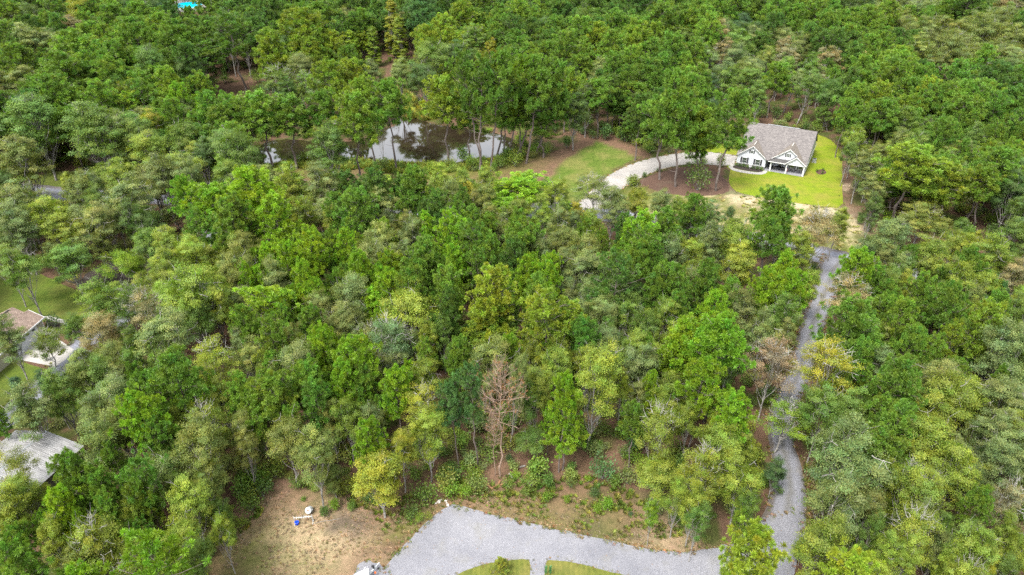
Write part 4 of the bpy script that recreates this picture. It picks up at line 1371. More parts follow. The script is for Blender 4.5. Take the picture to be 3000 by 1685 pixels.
# garage, barn and house plots
for poly in ([(-100, 70), (-74, 70), (-74, 102), (-100, 102)], [(-72, 44), (-54, 44), (-50, 70), (-66, 74)], [(50, 160), (78, 150), (90, 172), (62, 190)]):
    blocked |= inside(poly, cx, cy)
for (x, y, sp), bl in zip(cands, blocked):
    if bl or road_near(x, y, 1.2):
        continue
    d2 = (TA[:, 0] - x) ** 2 + (TA[:, 1] - y) ** 2
    i = int(d2.argmin())
    if d2[i] < (0.26 * TA[i, 2] + 0.8) ** 2:
        continue
    if ((FOOTED[:, 0] - x) ** 2 + (FOOTED[:, 1] - y) ** 2).min() < (5.5 if y < 180 else 6.5) ** 2:
        continue
    far = d2[i] > 14 ** 2
    j = int(np.argsort(d2)[rnd.randrange(4)])
    tk, ck = TREE_XY[j][3], TREE_XY[j][4]
    if tk not in 'BSP':
        tk = 'P' if tk in 'YXC' else 'B'
    if far and not (x > 0.35 * y):
        tk = 'P' if rnd.random() < 0.65 else 'B'
        ck = rnd.choice('ggddb')
    if ck in 'rY' or (ck in 't' and rnd.random() < .7):
        ck = 'g'
    h = TA[j, 3] * (rnd.uniform(0.9, 1.05) if far else rnd.uniform(0.66, 0.92))
    dia = TA[j, 2] * (rnd.uniform(0.8, 1.05) if far else rnd.uniform(0.62, 0.92))
    if far:
        h, dia = rnd.uniform(17, 23), rnd.uniform(7, 10)
    if 165 < y < 245 and -45 < x < 10:
        h = min(h, 9)
    h, dia = min(h, 24), max(2.6, min(dia, 10))
    # keep the views through: a shorter tree where a tall one would stand in the way
    for attempt in range(3):
        bad = False
        for (ax, ay, bx, by, dist) in SIGHT:
            if y < dist - 3:
                cxp, cyp = pr(x, y, h)
                _, y0p = pr(x, y, h * 0.2)
                rr = dia * 0.5 * F_PX / (y * cP + (CAM_H - h) * sP)
                if cxp + rr > ax and cxp - rr < bx and cyp < by and y0p > ay:
                    bad = True
                    break
        if not bad:
            break
        h, dia = h * 0.6, dia * 0.75
    if bad or h < 2.5:
        continue
    ti = PIDX[tk] or PIDX['B']
    k = rnd.choice(ti)
    tt = jitter_tint(TINT['P' if tk == 'P' else 'B'].get(ck, TINT['B']['g']), rnd, 0.14)
    h0, r0 = NOMP[pkeys[k]]
    s = dia / (2 * r0)
    fill.append((x, y, 0, rnd.random() * 6.28, s, s, h / h0, *tt, k))
tag(scatter('background_woodland', psrc, fill), 'dense mixed pine and hardwood forest filling the gaps between the larger trees')

# undergrowth on the forest floor
hs_src = [src(p) for p in PR['H']]
hs_src = [h for h in hs_src if h]
und = []
y = 46.0
c2 = []
while y < 330:
    sp = 1.9 if y < 100 else 2.9 if y < 200 else 5.0
    hw = 12 + y * 0.74
    x = -hw
    while x < hw:
        c2.append((x + rnd.uniform(-.6, .6) * sp, y + rnd.uniform(-.6, .6) * sp))
        x += sp
    y += sp
cx, cy = np.array([c[0] for c in c2]), np.array([c[1] for c in c2])
blocked = np.zeros(len(c2), bool)
WEDGE = wp([(1160, 1150), (1400, 1140), (1560, 1160), (1700, 1180), (1760, 1330), (1620, 1290), (1400, 1240), (1240, 1235), (1150, 1232)])
for p in CL_ALL + [COPSE, SLOPE]:
    blocked |= inside(p, cx, cy)
wedge_in = inside(WEDGE, cx, cy)
blocked |= wedge_in & (np.arange(len(cx)) % 3 != 0)
for poly in ([(-100, 70), (-74, 70), (-74, 102), (-100, 102)], [(-72, 44), (-54, 44), (-50, 70), (-66, 74)], [(50, 160), (78, 150), (90, 172), (62, 190)]):
    blocked |= inside(poly, cx, cy)
for (x, y), bl in zip(c2, blocked):
    if bl or fr(x * 0.13, y * 0.13, 3.3) < -0.12 + rnd.uniform(-.15, .15) or road_near(x, y, 0.8):
        continue
    s = rnd.uniform(0.35, 1.25) * (1.25 if y > 100 else 0.95)
    tt = jitter_tint(TINT['B'][rnd.choice('ggdlsoy')], rnd, 0.2)
    und.append((x, y, 0, rnd.random() * 6.28, s, s, s * rnd.uniform(.7, 1.3), *tt, rnd.randrange(len(hs_src))))
tag(scatter('undergrowth', hs_src, und), 'low leafy undergrowth spread over the reddish forest floor')

# weeds and rough grass round the clearings
wsrc = []
for k in range(2):
    wo_ = link('weed_clump', grass_clump(90 + k, 0.45, 0.42))
    wo_.location = gd(1620 + 40 * k, 1322 + 8 * k)
    wo_['tint'] = [0.16, 0.18, 0.04]
    tag(wo_, 'small tuft of weedy grass on the verge beside the gravel court' if k == 0 else 'second small grass tuft on the verge, farther along', 'grass tuft')
    wsrc.append([wo_])
weeds = []
DRYC = [(.24, .17, .095), (.21, .165, .085), (.15, .155, .035), (.10, .14, .022), (.16, .18, .03), (.25, .19, .11)]


def sow(poly, dens, zmax, cols, avoid=(), nz=0.0, smin=0.5, smax=1.1, seed=0.0):
    xs, ys_ = [p[0] for p in poly], [p[1] for p in poly]
    n = int((max(xs) - min(xs)) * (max(ys_) - min(ys_)) * dens)
    X = np.array([rnd.uniform(min(xs), max(xs)) for _ in range(n)])
    Y = np.array([rnd.uniform(min(ys_), max(ys_)) for _ in range(n)])
    ok = inside(poly, X, Y)
    for a in avoid:
        ok &= ~inside(a, X, Y)
    for x, y in zip(X[ok], Y[ok]):
        if y < 38 or fr(x * 0.25, y * 0.25, seed) < nz + rnd.uniform(-.2, .2):
            continue
        c = rnd.choice(cols)
        c = jitter_tint(c, rnd, .2)
        s = rnd.uniform(smin, smax)
        weeds.append((x, y, 0, rnd.random() * 6.28, s, s, s * zmax * rnd.uniform(.6, 1.2), *c, rnd.randrange(2)))


STRIP = wp([(1060, 1325), (1128, 1262), (1180, 1262), (1300, 1296), (1420, 1325), (1520, 1345), (1620, 1368), (1700, 1385), (1780, 1380), (1730, 1335), (1620, 1290), (1520, 1262), (1400, 1240), (1250, 1235), (1150, 1232), (1075, 1262), (1010, 1290), (930, 1275), (960, 1340), (1010, 1375)])
sow(STRIP, 7, 1.1, DRYC[1:5] + [(.11, .17, .02)], [COURT], -0.1, .25, .75, 1)
sow(FORE, 9, 0.5, [(.22, .155, .10), (.20, .14, .09), (.24, .18, .12), (.17, .13, .075), (.14, .135, .045)], [COURT, GPAD], -.05, .2, .42, 2)
EDGEW = wp([(600, 1350), (640, 1280), (760, 1215), (850, 1235), (960, 1260), (1075, 1240), (1150, 1200), (1300, 1195), (1500, 1200), (1650, 1270), (1620, 1300), (1400, 1255), (1150, 1245), (1010, 1310), (850, 1262), (760, 1240), (680, 1270)])
sow(EDGEW, 5, 1.5, DRYC[2:5] + [(.08, .15, .02)], [COURT], -0.05, .35, 1.0, 3)
PONDE = wp([(650, 424), (700, 418), (800, 400), (960, 410), (1100, 418), (1250, 400), (1310, 375), (1320, 400), (1220, 425), (1100, 438), (960, 436), (800, 424), (700, 432)])
sow(PONDE, 3.5, 2.0, [(.15, .20, .03), (.20, .22, .04), (.10, .16, .03)], [], -0.25, .9, 1.8, 4)
sow(MARSH, 1.6, 2.2, [(.20, .23, .03), (.16, .20, .04), (.25, .23, .06)], [], -0.5, 1.2, 2.4, 5)
sow(APRON, 0.5, 0.8, [(.18, .20, .05), (.25, .23, .09)], [BED, LAWN, DRIVE], -0.05, .6, 1.2, 6)
sow(wp([(2022, 1150), (2035, 1170), (2060, 1300), (2050, 1400), (2026, 1400), (2026, 1280)]), 8, 1.0, DRYC, [], -.2, .4, 1.0, 7)


def hem(poly, dens, cols, s0=.25, s1=.6, zz=.8, closed=True):
    n_ = len(poly)
    for i in range(n_ if closed else n_ - 1):
        a, c = poly[i], poly[(i + 1) % n_]
        L_ = (c - a).length
        for _ in range(int(L_ * dens)):
            p = a.lerp(c, rnd.random())
            x, y = p.x + rnd.gauss(0, .28), p.y + rnd.gauss(0, .28)
            if y < 38 or fr(x * .5, y * .5, 8) < -.15 + rnd.uniform(-.2, .2):
                continue
            k_ = jitter_tint(rnd.choice(cols), rnd, .2)
            s_ = rnd.uniform(s0, s1)
            weeds.append((x, y, 0, rnd.random() * 6.28, s_, s_, s_ * zz * rnd.uniform(.6, 1.2), *k_, rnd.randrange(2)))


RUST = [(.22, .11, .05), (.20, .15, .07), (.13, .15, .03), (.09, .13, .02), (.24, .18, .09)]
hem(smooth_closed([Vector((p.x, p.y, 0)) for p in COURT], 1), 7, RUST)
hem(smooth_closed([Vector((p.x, p.y, 0)) for p in ISL_L], 1), 8, [(.13, .14, .03), (.22, .12, .05), (.15, .14, .05)], .18, .4, .7)
hem(smooth_closed([Vector((p.x, p.y, 0)) for p in ISL_R], 1), 8, [(.13, .14, .03), (.22, .12, .05), (.15, .14, .05)], .18, .4, .7)
hem(GPAD, 6, RUST, .2, .4)
hem(DRIVE, 3, [(.12, .14, .03), (.25, .20, .1), (.2, .11, .06)], .4, .8, .6)
hem(LAWN, 2, [(.16, .17, .03), (.12, .14, .03)], .3, .6, .5)
for rd, w_, c_ in ((ROADS[1], 0, RUST), (ROADS[2], 0, [(.12, .14, .03), (.1, .13, .02)])):
    for sg in (-1, 1):
        ln = []
        for i in range(0, len(rd) - 1):
            a, c = Vector((rd[i][0], rd[i][1], 0)), Vector((rd[i + 1][0], rd[i + 1][1], 0))
            d_ = (c - a).normalized() if (c - a).length else Vector((0, 1, 0))
            ln.append(a + Vector((-d_.y, d_.x, 0)) * sg * rd[i][2] * .5)
        hem(ln, 5, c_, .3, .7, .8, False)
sow(ISL_L, 9, .35, [(.14, .15, .03), (.17, .15, .05), (.11, .13, .02)], [], -.1, .2, .4, 11)
sow(ISL_R, 9, .35, [(.14, .15, .03), (.17, .15, .05), (.11, .13, .02)], [], -.1, .2, .4, 12)
tag(scatter('rough_grass', wsrc, weeds), 'rough dry grass and weeds on the clearings and pond bank')

# ------------------------------------------------------------------ white cottage
O = gp(2000 + 575 / 3.617, 300 + 562 / 3.617, 2.9)
house = thing('house', 'white gabled cottage with taupe shingle roof and open front porch beside the bright lawn', 'house', (O.x, O.y, 0), math.radians(-27.62))
ZE, YR, ZR = 2.9, 11.7, 8.15
mS = (ZR - ZE) / YR


def zm(y):
    return ZE + mS * y


b = MB()
b.box(0.0, 7.0, 0.9, 18.6, 0, 2.86)
b.box(7.0, 7.9, 5.6, 18.6, 0, 2.86)
b.box(7.9, 12.2, 4.7, 18.6, 0, 2.86)
b.box(12.2, 16.4, 2.9, 18.6, 0, 2.86)
# gable walls
for (x0, x1, xa, za, yw) in ((0.0, 7.0, 3.5, 5.55, 0.9), (8.1, 16.1, 12.15, 6.0, 1.35)):
    b.hexa([(x0, yw, 2.85), (x1, yw, 2.85), (x1, yw + .15, 2.85), (x0, yw + .15, 2.85), (xa - .02, yw, za), (xa + .02, yw, za), (xa + .02, yw + .15, za), (xa - .02, yw + .15, za)])
b.hexa([(11.95, .62, 2.72), (16.3, .62, 2.72), (16.3, .74, 2.72), (11.95, .74, 2.72), (14.08, .62, 4.5), (14.12, .62, 4.5), (14.12, .74, 4.5), (14.08, .74, 4.5)])
# gable ends of the main roof
for x0 in (0.0, 16.25):
    b.hexa([(x0, 1.2, 2.85), (x0 + .15, 1.2, 2.85), (x0 + .15, 18.5, 2.85), (x0, 18.5, 2.85), (x0, YR - .02, ZR - .15), (x0 + .15, YR - .02, ZR - .15), (x0 + .15, YR + .02, ZR - .15), (x0, YR + .02, ZR - .15)])
b.build('wall', M['white'], house)
b = MB()
for i in range(17):
    x = 0.2 + i * 0.41
    zt = 2.85 + (2.7 * (1 - abs(x - 3.5) / 3.5))
    b.box(x - .025, x + .025, .875, .9, .75, zt - .05)
for i in range(19):
    x = 8.4 + i * 0.41
    zt = 2.85 + 3.15 * (1 - abs(x - 12.12) / 4.02)
    b.box(x - .025, x + .025, 1.325, 1.35, 3.3 if x < 12 else 4.2, max(zt - .05, 3.35 if x < 12 else 4.25))
tag(b.build('siding_batten', M['white'], house), kind='stuff')
# roofs
b = MB()
b.slab([(-.2, 0.02, ZE), (3.5, (5.7 - ZE) / mS, 5.7), (7.2, 0.02, ZE), (7.7, 0.02, ZE), (12.15, (6.2 - ZE) / mS, 6.2), (16.6, 0.02, ZE), (16.6, YR, ZR), (-.2, YR, ZR)], .12)
b.slab([(-.2, YR + .003, ZR), (16.6, YR + .003, ZR), (16.6, 19.2, 3.3), (-.2, 19.2, 3.3)], .12)
b.build('roof', M['shingle'], house)
for nm_, pl in (('gable_roof', [[(-.2, .5, ZE + .03), (3.5, .5, 5.73), (3.5, 6.3, 5.73)], [(3.5, .5, 5.73), (7.2, .5, ZE + .03), (3.5, 6.3, 5.73)]]),
               ('gable_roof', [[(7.7, .98, ZE + .03), (12.15, .98, 6.23), (12.15, 7.45, 6.23)], [(16.6, .22, ZE + .03), (12.15, 7.45, 6.23), (12.15, .98, 6.23), (14.1, .98, 4.785), (14.1, .22, 4.785)]])):
    b = MB()
    for p in pl:
        b.slab(p, .1)
    b.build(nm_, M['shingle_lit'] if 'shingle_lit' in M else M['shingle'], house)
b = MB()
b.slab([(7.7, .2, 2.74), (12.1, .2, 2.74), (12.9, 1.34, 3.36), (7.9, 1.34, 3.36)], .08)
b.slab([(14.1, .22, 4.74), (11.7, .22, 2.80), (11.7, 1.4, 2.80), (14.1, 1.34, 4.74)], .08)
b.build('porch_roof', M['shingle_dk'], house)
b = MB()
for x0, x1 in ((-.2, 16.6),):
    b.box(4.5, 12.4, YR - .16, YR + .16, ZR + .0, ZR + .06)
b.build('ridge_vent', M['steel'], house)
for xa, za, y0 in ((3.5, 5.76, 1.7), (12.15, 6.26, 3.6)):
    b = MB()
    b.box(xa - .12, xa + .12, y0, y0 + 2.6, za - .04, za + .04)
    b.build('ridge_vent', M['concrete'], house)
# fascia boards
b = MB()


def board(p, q, w=.16, t=.05):
    p, q = Vector(p), Vector(q)
    b.hexa([p + Vector((0, -t, -w)), q + Vector((0, -t, -w)), q + Vector((0, 0, -w)), p + Vector((0, 0, -w)), p + Vector((0, -t, 0)), q + Vector((0, -t, 0)), q, p])


board((-.2, .49, 2.93), (3.5, .49, 5.74))
board((3.5, .49, 5.74), (7.2, .49, 2.93))
board((7.7, .97, 2.93), (12.15, .97, 6.24))
board((12.15, .97, 6.24), (14.1, .97, 4.79))
board((14.1, .21, 4.79), (16.6, .21, 2.93), .2)
board((11.7, .21, 2.84), (14.1, .21, 4.79), .2)
board((7.6, .19, 2.74), (11.75, .19, 2.74), .16)
b.box(16.6, 16.66, .2, 19, 2.72, 2.9)
b.box(-.26, -.2, .4, 19, 2.72, 2.9)
b.build('fascia', M['trim'], house)
b = MB()
for (p, q) in (((14.1, 2.98), (14.1, 4.35)), ((13.2, 3.05), (14.1, 3.85)), ((15.0, 3.05), (14.1, 3.85)), ((12.5, 2.98), (15.7, 2.98))):
    b.hexa([(p[0] - .06, .56, p[1] - .06), (q[0] - .06, .56, q[1] - .06), (q[0] + .06, .56, q[1] + .06), (p[0] + .06, .56, p[1] + .06),
            (p[0] - .06, .62, p[1] - .06), (q[0] - .06, .62, q[1] - .06), (q[0] + .06, .62, q[1] + .06), (p[0] + .06, .62, p[1] + .06)])
b.build('gable_truss', M['trim'], house)
b = MB()
b.box(7.1, 16.4, .55, 5.6, 0, .13)
b.build('porch_floor', M['porch_floor'], house)
b = MB()
b.box(7.6, 16.35, .56, .82, 2.5, 2.72)
b.build('porch_beam', M['trim'], house)
for x in (8.35, 12.1, 16.15):
    b = MB()
    b.hexa([(x - .17, .55, .131), (x + .17, .55, .131), (x + .17, .85, .131), (x - .17, .85, .131), (x - .12, .59, 2.5), (x + .12, .59, 2.5), (x + .12, .81, 2.5), (x - .12, .81, 2.5)])
    b.build('porch_post', M['trim'], house)


def window(x0, x1, z0, z1, y, parent, sh=0.0, mull=True, shut=True):
    f = MB()
    f.box(x0, x1, y - .05, y - .002, z0, z1)
    w = f.build('window', M['trim'], parent)
    g = MB()
    t = .06
    if mull:
        zc = (z0 + z1) / 2
        g.box(x0 + t, x1 - t, y - .058, y - .051, z0 + t, zc - t * .4)
        g.box(x0 + t, x1 - t, y - .058, y - .051, zc + t * .4, z1 - t)
    else:
        g.box(x0 + t, x1 - t, y - .058, y - .051, z0 + t, z1 - t)
    g.build('pane', M['glass'], w)
    if shut:
        for a, c in ((x0 - sh - .02, x0 - .02), (x1 + .02, x1 + sh + .02)):
            s_ = MB()
            s_.box(a, c, y - .06, y - .003, z0 - .03, z1 + .03)
            s_.build('shutter', M['shutter'], parent)


window(1.3, 2.45, .98, 2.42, .9, house, .38)
window(4.55, 5.75, .98, 2.42, .9, house, .40)
window(3.0, 3.75, 3.75, 4.5, .9, house, .25)
window(11.45, 12.25, 4.15, 4.95, 1.35, house, .25)
window(9.0, 11.4, .95, 2.35, 4.7, house, mull=False, shut=False)
window(12.65, 13.75, .9, 2.4, 2.9, house, .26)
window(14.65, 15.75, .9, 2.4, 2.9, house, .26)
b = MB()
b.box(7.15, 7.8, 5.5, 5.6, .14, 2.3)
d_ = b.build('door', M['shutter'], house)
b = MB()
b.box(7.68, 7.74, 5.44, 5.5, 1.1, 1.2)
b.build('handle', M['steel'], d_)
b = MB()
r_ = random.Random(5)
for (x0, x1, y, zt) in ((0.02, 6.98, .9, .74), (12.25, 16.2, 2.9, .80)):
    z = 0.0 if y < 1 else .14
    while z < zt - .05:
        hh = min(r_.uniform(.12, .2), zt - z)
        x = x0
        while x < x1 - .02:
            w = min(r_.uniform(.22, .5), x1 - x)
            b.box(x, x + w - .02, y - r_.uniform(.06, .11), y - .001, z, z + hh - .02)
            x += w
        z += hh
sm = b.build('stone_veneer', M['stone_wall'] if 'stone_wall' in M else M['stone'], house)
tag(sm, kind='stuff')
b = MB()
b.box(0, 7.0, .76, .9, .745, .80)
b.box(12.25, 16.2, 2.76, 2.9, .805, .86)
b.build('stone_cap', M['concrete'], house)


def h2w(x, y, z=0):
    a = math.radians(-27.62)
    return Vector((O.x + x * math.cos(a) - y * math.sin(a), O.y + x * math.sin(a) + y * math.cos(a), z))


HRZ = math.radians(-27.62)
# walk, bed and shrubs along the front
sheet('garden_walk', [gp(2000 + x / 3.617, 300 + y / 3.617) for x, y in ((480, 665), (520, 640), (560, 600), (572, 650), (530, 690), (560, 705), (640, 722), (740, 738), (815, 746), (850, 722), (905, 728), (880, 755), (830, 768), (740, 762), (640, 748), (545, 728), (500, 705))], .034, M['concrete'], 0, 1)
sheet('flower_bed', [gp(2000 + x / 3.617, 300 + y / 3.617) for x, y in ((530, 680), (565, 655), (700, 690), (848, 715), (846, 738), (800, 742), (690, 728), (590, 708), (535, 695))], .038, M['mulch'], 0, 0)
for i, x in enumerate((.1, 1.1, 2.0, 3.0, 4.4, 5.4, 6.4)):
    p = h2w(x, .15 - .12 * (i % 2))
    o = place_plant('shrub', PR['H'][i % 3], 'H', jitter_tint(TINT['B']['gdg'[i % 3]], rnd, .1), p, .75, .95, i * 1.3)
    sx_, sy_ = pr(p.x, p.y, .4)
    PLANTS.append((o, 'H', 'gdg'[i % 3], 'shrub', sx_, sy_, 1))
sheet('lawn_planting_ring', [gp(2000 + x / 3.617, 300 + y / 3.617) for x, y in ((1408, 735), (1430, 718), (1470, 708), (1505, 718), (1526, 742), (1510, 762), (1460, 768), (1425, 757))], .034, M['straw'], 0, 1)

t = thing('heat_pump', 'grey metal air conditioning unit against the end wall of the white cottage', 'air conditioner', h2w(17.35, 12.2), HRZ)
b = MB()
b.box(-.45, .45, -.45, .45, .08, 1.0)
b.build('cabinet', M['steel'], t)
b = MB()
b.tube([(0, 0, 1.0), (0, 0, 1.05)], [.36, .36], 14)
b.build('fan_guard', M['black'], t)
b = MB()
b.box(-.55, .55, -.55, .55, 0, .08)
b.build('pad', M['concrete'], t)

# porch furniture
t = thing('patio_table', 'dark round table on the cottage porch between the chairs', 'table', h2w(10.2, 2.7, .131), HRZ)
b = MB()
b.tube([(0, 0, .70), (0, 0, .74)], [.6, .6], 18)
b.build('tabletop', M['black'], t)
b = MB()
b.tube([(0, 0, 0), (0, 0, .05), (0, 0, .06), (0, 0, .70)], [.3, .28, .05, .05], 10)
b.build('pedestal', M['black'], t)


def chair(x, y, rz, lab):
    t = thing('patio_chair', lab, 'chair', h2w(x, y, .131), HRZ + rz, 'chairs on the cottage porch')
    b = MB()
    b.box(-.25, .25, -.25, .25, .40, .45)
    b.build('seat', M['wicker'], t)
    b = MB()
    b.hexa([(-.25, .22, .45), (.25, .22, .45), (.25, .26, .45), (-.25, .26, .45), (-.23, .32, 1.0), (.23, .32, 1.0), (.23, .36, 1.0), (-.23, .36, 1.0)])
    b.build('backrest', M['wicker'], t)
    for sx_ in (-1, 1):
        for sy_ in (-1, 1):
            b = MB()
            b.tube([(sx_ * .23, sy_ * .22, .40), (sx_ * .26, sy_ * .26, 0)], [.02, .02], 6)
            b.build('leg', M['wicker'], t)


M['wicker'] = plain('taupe wicker', (.16, .14, .12), .8, .2, 20)
chair(9.2, 2.6, math.pi / 2, 'taupe wicker chair nearest the front door on the cottage porch')
chair(11.2, 2.8, -math.pi / 2, 'taupe wicker chair beside the middle porch post of the cottage')
chair(10.2, 3.7, 0, 'taupe wicker chair under the wide porch window of the cottage')

# flag on the middle post
t = thing('flag', 'small striped red and white flag with a blue corner on the middle porch post', 'flag', h2w(12.1, .53, 1.75), HRZ)
b = MB()
b.tube([(0, 0, 0), (.25, -.9, .75)], [.015, .015], 6)
b.build('pole', M['trim'], t)
for k in range(7):
    b = MB()
    u0, u1 = k / 7, (k + 1) / 7
    p0, p1 = Vector((.25, -.9, .75)) * (1 - u0 * .72), Vector((.25, -.9, .75)) * (1 - u1 * .72)
    dn = Vector((.22, 0, -1.15))
    b.hexa([p0 + Vector((0, .0, 0)), p1, p1 + Vector((0, .012, 0)), p0 + Vector((0, .012, 0)), p0 + dn, p1 + dn, p1 + dn + Vector((0, .012, 0)), p0 + dn + Vector((0, .012, 0))])
    b.build('stripe', M['red'] if k % 2 == 0 else M['trim'], t)
b = MB()
p0, p1 = Vector((.25, -.9, .75)), Vector((.25, -.9, .75)) * .6
dn = Vector((.22, 0, -1.15)) * .4
of = Vector((-.01, -.02, .0))
b.hexa([p0 + of, p1 + of, p1 + of * .5, p0 + of * .5, p0 + dn + of, p1 + dn + of, p1 + dn + of * .5, p0 + dn + of * .5])
b.build('canton', M['blue_cloth'], t)

t = thing('garden_plaque', 'white round plaque on a short stake among the cottage foundation shrubs', 'garden sign', h2w(3.65, .05), HRZ)
b = MB()
b.box(-.03, .03, -.02, .02, 0, .5)
b.build('stake', M['trim'], t)
b = MB()
b.tube([(0, -.05, .75), (0, .0, .75)], [.33, .33], 16)
b.build('disc', M['trim'], t)
b = MB()
b.tube([(0, -.065, .78), (0, -.051, .78)], [.15, .15], 12)
b.build('emblem', M['shutter'], t)

# ------------------------------------------------------------------ tan roofed garage house
gr = math.radians(-5.7)
garage = thing('garage_house', 'cream house with tan brown shingle roof and wide white garage door beside the yard', 'house', (-76.9, 97.1, 0), gr)
SG = 0.52


def zg(x):
    return 2.8 + SG * (-x)


b = MB()
b.box(-8.0, -.45, -16, -.9, 0, 2.75)
b.hexa([(-8.0, -1.05, 2.75), (-.45, -1.05, 2.75), (-.45, -.9, 2.75), (-8.0, -.9, 2.75), (-4.24, -1.05, 4.75), (-4.2, -1.05, 4.75), (-4.2, -.9, 4.75), (-4.24, -.9, 4.75)])
b.box(-4.3, -.45, -.9, -.35, 0, 2.75)
b.hexa([(-4.3, -.5, 2.75), (-.45, -.5, 2.75), (-.45, -.35, 2.75), (-4.3, -.35, 2.75), (-2.4, -.5, 3.85), (-2.36, -.5, 3.85), (-2.36, -.35, 3.85), (-2.4, -.35, 3.85)])
b.build('wall', M['cream'], garage)
b = MB()
b.slab([(0, 0, 2.8), (0, -17, 2.8), (-4.2, -17, zg(-4.2)), (-4.2, -.75, zg(-4.2)), (-2.38, -.75, zg(-2.38)), (-2.38, 0, zg(-2.38))], .12)
b.slab([(-4.203, -.75, zg(-4.2)), (-4.203, -17, zg(-4.2)), (-8.4, -17, 2.8), (-8.4, -.75, 2.8)], .12)
b.slab([(-2.383, 0, zg(-2.38)), (-2.383, -.85, zg(-2.38)), (-4.7, -.85, 2.84), (-4.7, 0, 2.84)], .12)
b.build('roof', M['shingle_tan'], garage)
b = MB()
b.box(-4.32, -4.08, -9, -1.6, zg(-4.2), zg(-4.2) + .07)
b.build('ridge_vent', M['bark_dark'], garage)
b = MB()
b.box(0, .06, -17, .05, 2.62, 2.84)
b.hexa([(0, 0, 2.62), (0, .06, 2.62), (-2.38, .06, 3.86), (-2.38, 0, 3.86), (0, 0, 2.84), (0, .06, 2.84), (-2.38, .06, 4.08), (-2.38, 0, 4.08)])
b.box(-.45, -.38, -.46, -.30, 0, 2.7)
b.build('trim_board', M['trim'], garage)
b = MB()
b.box(-.45, -.40, -7.35, -1.75, 0, 2.45)
b.build('door_frame', M['trim'], garage)
gdoor = None
for k in range(4):
    b = MB()
    b.box(-.40, -.36, -7.15, -1.95, .02 + k * .57, .57 + k * .57)
    pnl = b.build('garage_door_panel', M['white'], garage)
    if k == 3:
        for j in range(4):
            b = MB()
            b.box(-.36, -.345, -6.75 + j * 1.28, -6.15 + j * 1.28, 1.86, 2.15)
            b.build('pane', M['glass'], pnl)
import mathutils
GM = mathutils.Matrix.Translation((-76.9, 97.1, 0)) @ mathutils.Matrix.Rotation(gr, 4, 'Z')


def g2w(x, y, z=0):
    return GM @ Vector((x, y, z))


t = thing('hose_reel', 'green plastic hose reel on the ground by the cream garage corner', 'hose reel', g2w(.1, -1.15), gr)
b = MB()
b.tube([(-.22, 0, .32), (-.2, 0, .32), (-.19, 0, .32), (.19, 0, .32), (.2, 0, .32), (.22, 0, .32)], [.3, .3, .2, .2, .3, .3], 14)
b.build('drum', M['green_p'], t)
b = MB()
for s_ in (-.26, .26):
    b.tube([(s_, -.2, 0), (s_, 0, .32), (s_, .2, 0)], [.02, .02, .02], 6)
b.build('stand', M['green_p'], t)
t = thing('planter', 'round clay planter beside the green hose reel at the garage corner', 'planter', g2w(.2, -.35))
b = MB()
b.tube([(0, 0, 0), (0, 0, .32), (0, 0, .36), (0, 0, .361), (0, 0, .30)], [.2, .29, .31, .25, .24], 14, cap=True)
b.build('pot', M['terracotta'], t)
b = MB()
b.tube([(0, 0, .301), (0, 0, .305)], [.235, .235], 14)
b.build('soil', M['mulch'], t)

# ------------------------------------------------------------------ metal barn
br_ = math.radians(-15.2)
barn = thing('metal_barn', 'barn with stained ribbed white metal roof and olive metal walls among the trees', 'barn', (-59.3, 67.5, 0), br_)
b = MB()
b.box(-5.1, 5.1, -22, -.25, 0, 3.95)
b.hexa([(-5.1, -.4, 3.95), (5.1, -.4, 3.95), (5.1, -.25, 3.95), (-5.1, -.25, 3.95), (-.02, -.4, 5.1), (.02, -.4, 5.1), (.02, -.25, 5.1), (-.02, -.25, 5.1)])
b.build('wall', M['tin_wall'], barn)
b = MB()
for k in range(70):
    y = -21.8 + k * .31
    b.box(5.1, 5.14, y - .04, y + .04, 0.02, 3.9)
tag(b.build('siding_rib', M['tin_wall'], barn), kind='stuff')
pm = []
for side in (-1, 1):
    b = MB()
    # one panel 1 m wide with four raised ribs, running from ridge to eave
    x0, z0, x1, z1 = 0.0, 5.22, 5.35 * side, 3.98
    prof = []
    for r in range(4):
        y = r * .25
        prof += [(y, 0), (y + .09, 0), (y + .115, .035), (y + .155, .035), (y + .18, 0)]
    prof.append((1.0, 0))
    for (ya, ha), (yb, hb) in zip(prof, prof[1:]):
        a, c = (x0, ya, z0 + ha), (x1, ya, z1 + ha)
        d2_, e2 = (x1, yb, z1 + hb), (x0, yb, z0 + hb)
        L_ = 5.5
        q = [a, e2, d2_, c] if side < 0 else [a, c, d2_, e2]
        uv = [(ya, 0), (yb, 0), (yb, L_), (ya, L_)] if side < 0 else [(ya, 0), (ya, L_), (yb, L_), (yb, 0)]
        b.quad(*q, uv=[(v_, u_) for u_, v_ in uv])
    pm.append(b.mesh('roof_panel', M['tin']))
for k in range(22):
    for side in (0, 1):
        o = link('roof_panel', pm[side], barn)
        o.location = (0, -22.0 + k, 0)
b = MB()
b.hexa([(-.2, -22, 5.18), (.2, -22, 5.18), (.2, .02, 5.18), (-.2, .02, 5.18), (-.02, -22, 5.32), (.02, -22, 5.32), (.02, .02, 5.32), (-.02, .02, 5.32)])
b.build('ridge_cap', M['steel'], barn)
b = MB()
for s_ in (-1, 1):
    b.hexa([(0, 0, 5.02), (0, .05, 5.02), (5.35 * s_, .05, 3.8), (5.35 * s_, 0, 3.8), (0, 0, 5.25), (0, .05, 5.25), (5.35 * s_, .05, 4.03), (5.35 * s_, 0, 4.03)])
b.build('rake_trim', M['steel'], barn)

# ------------------------------------------------------------------ swimming pool far off
P0 = gp(553, 14)


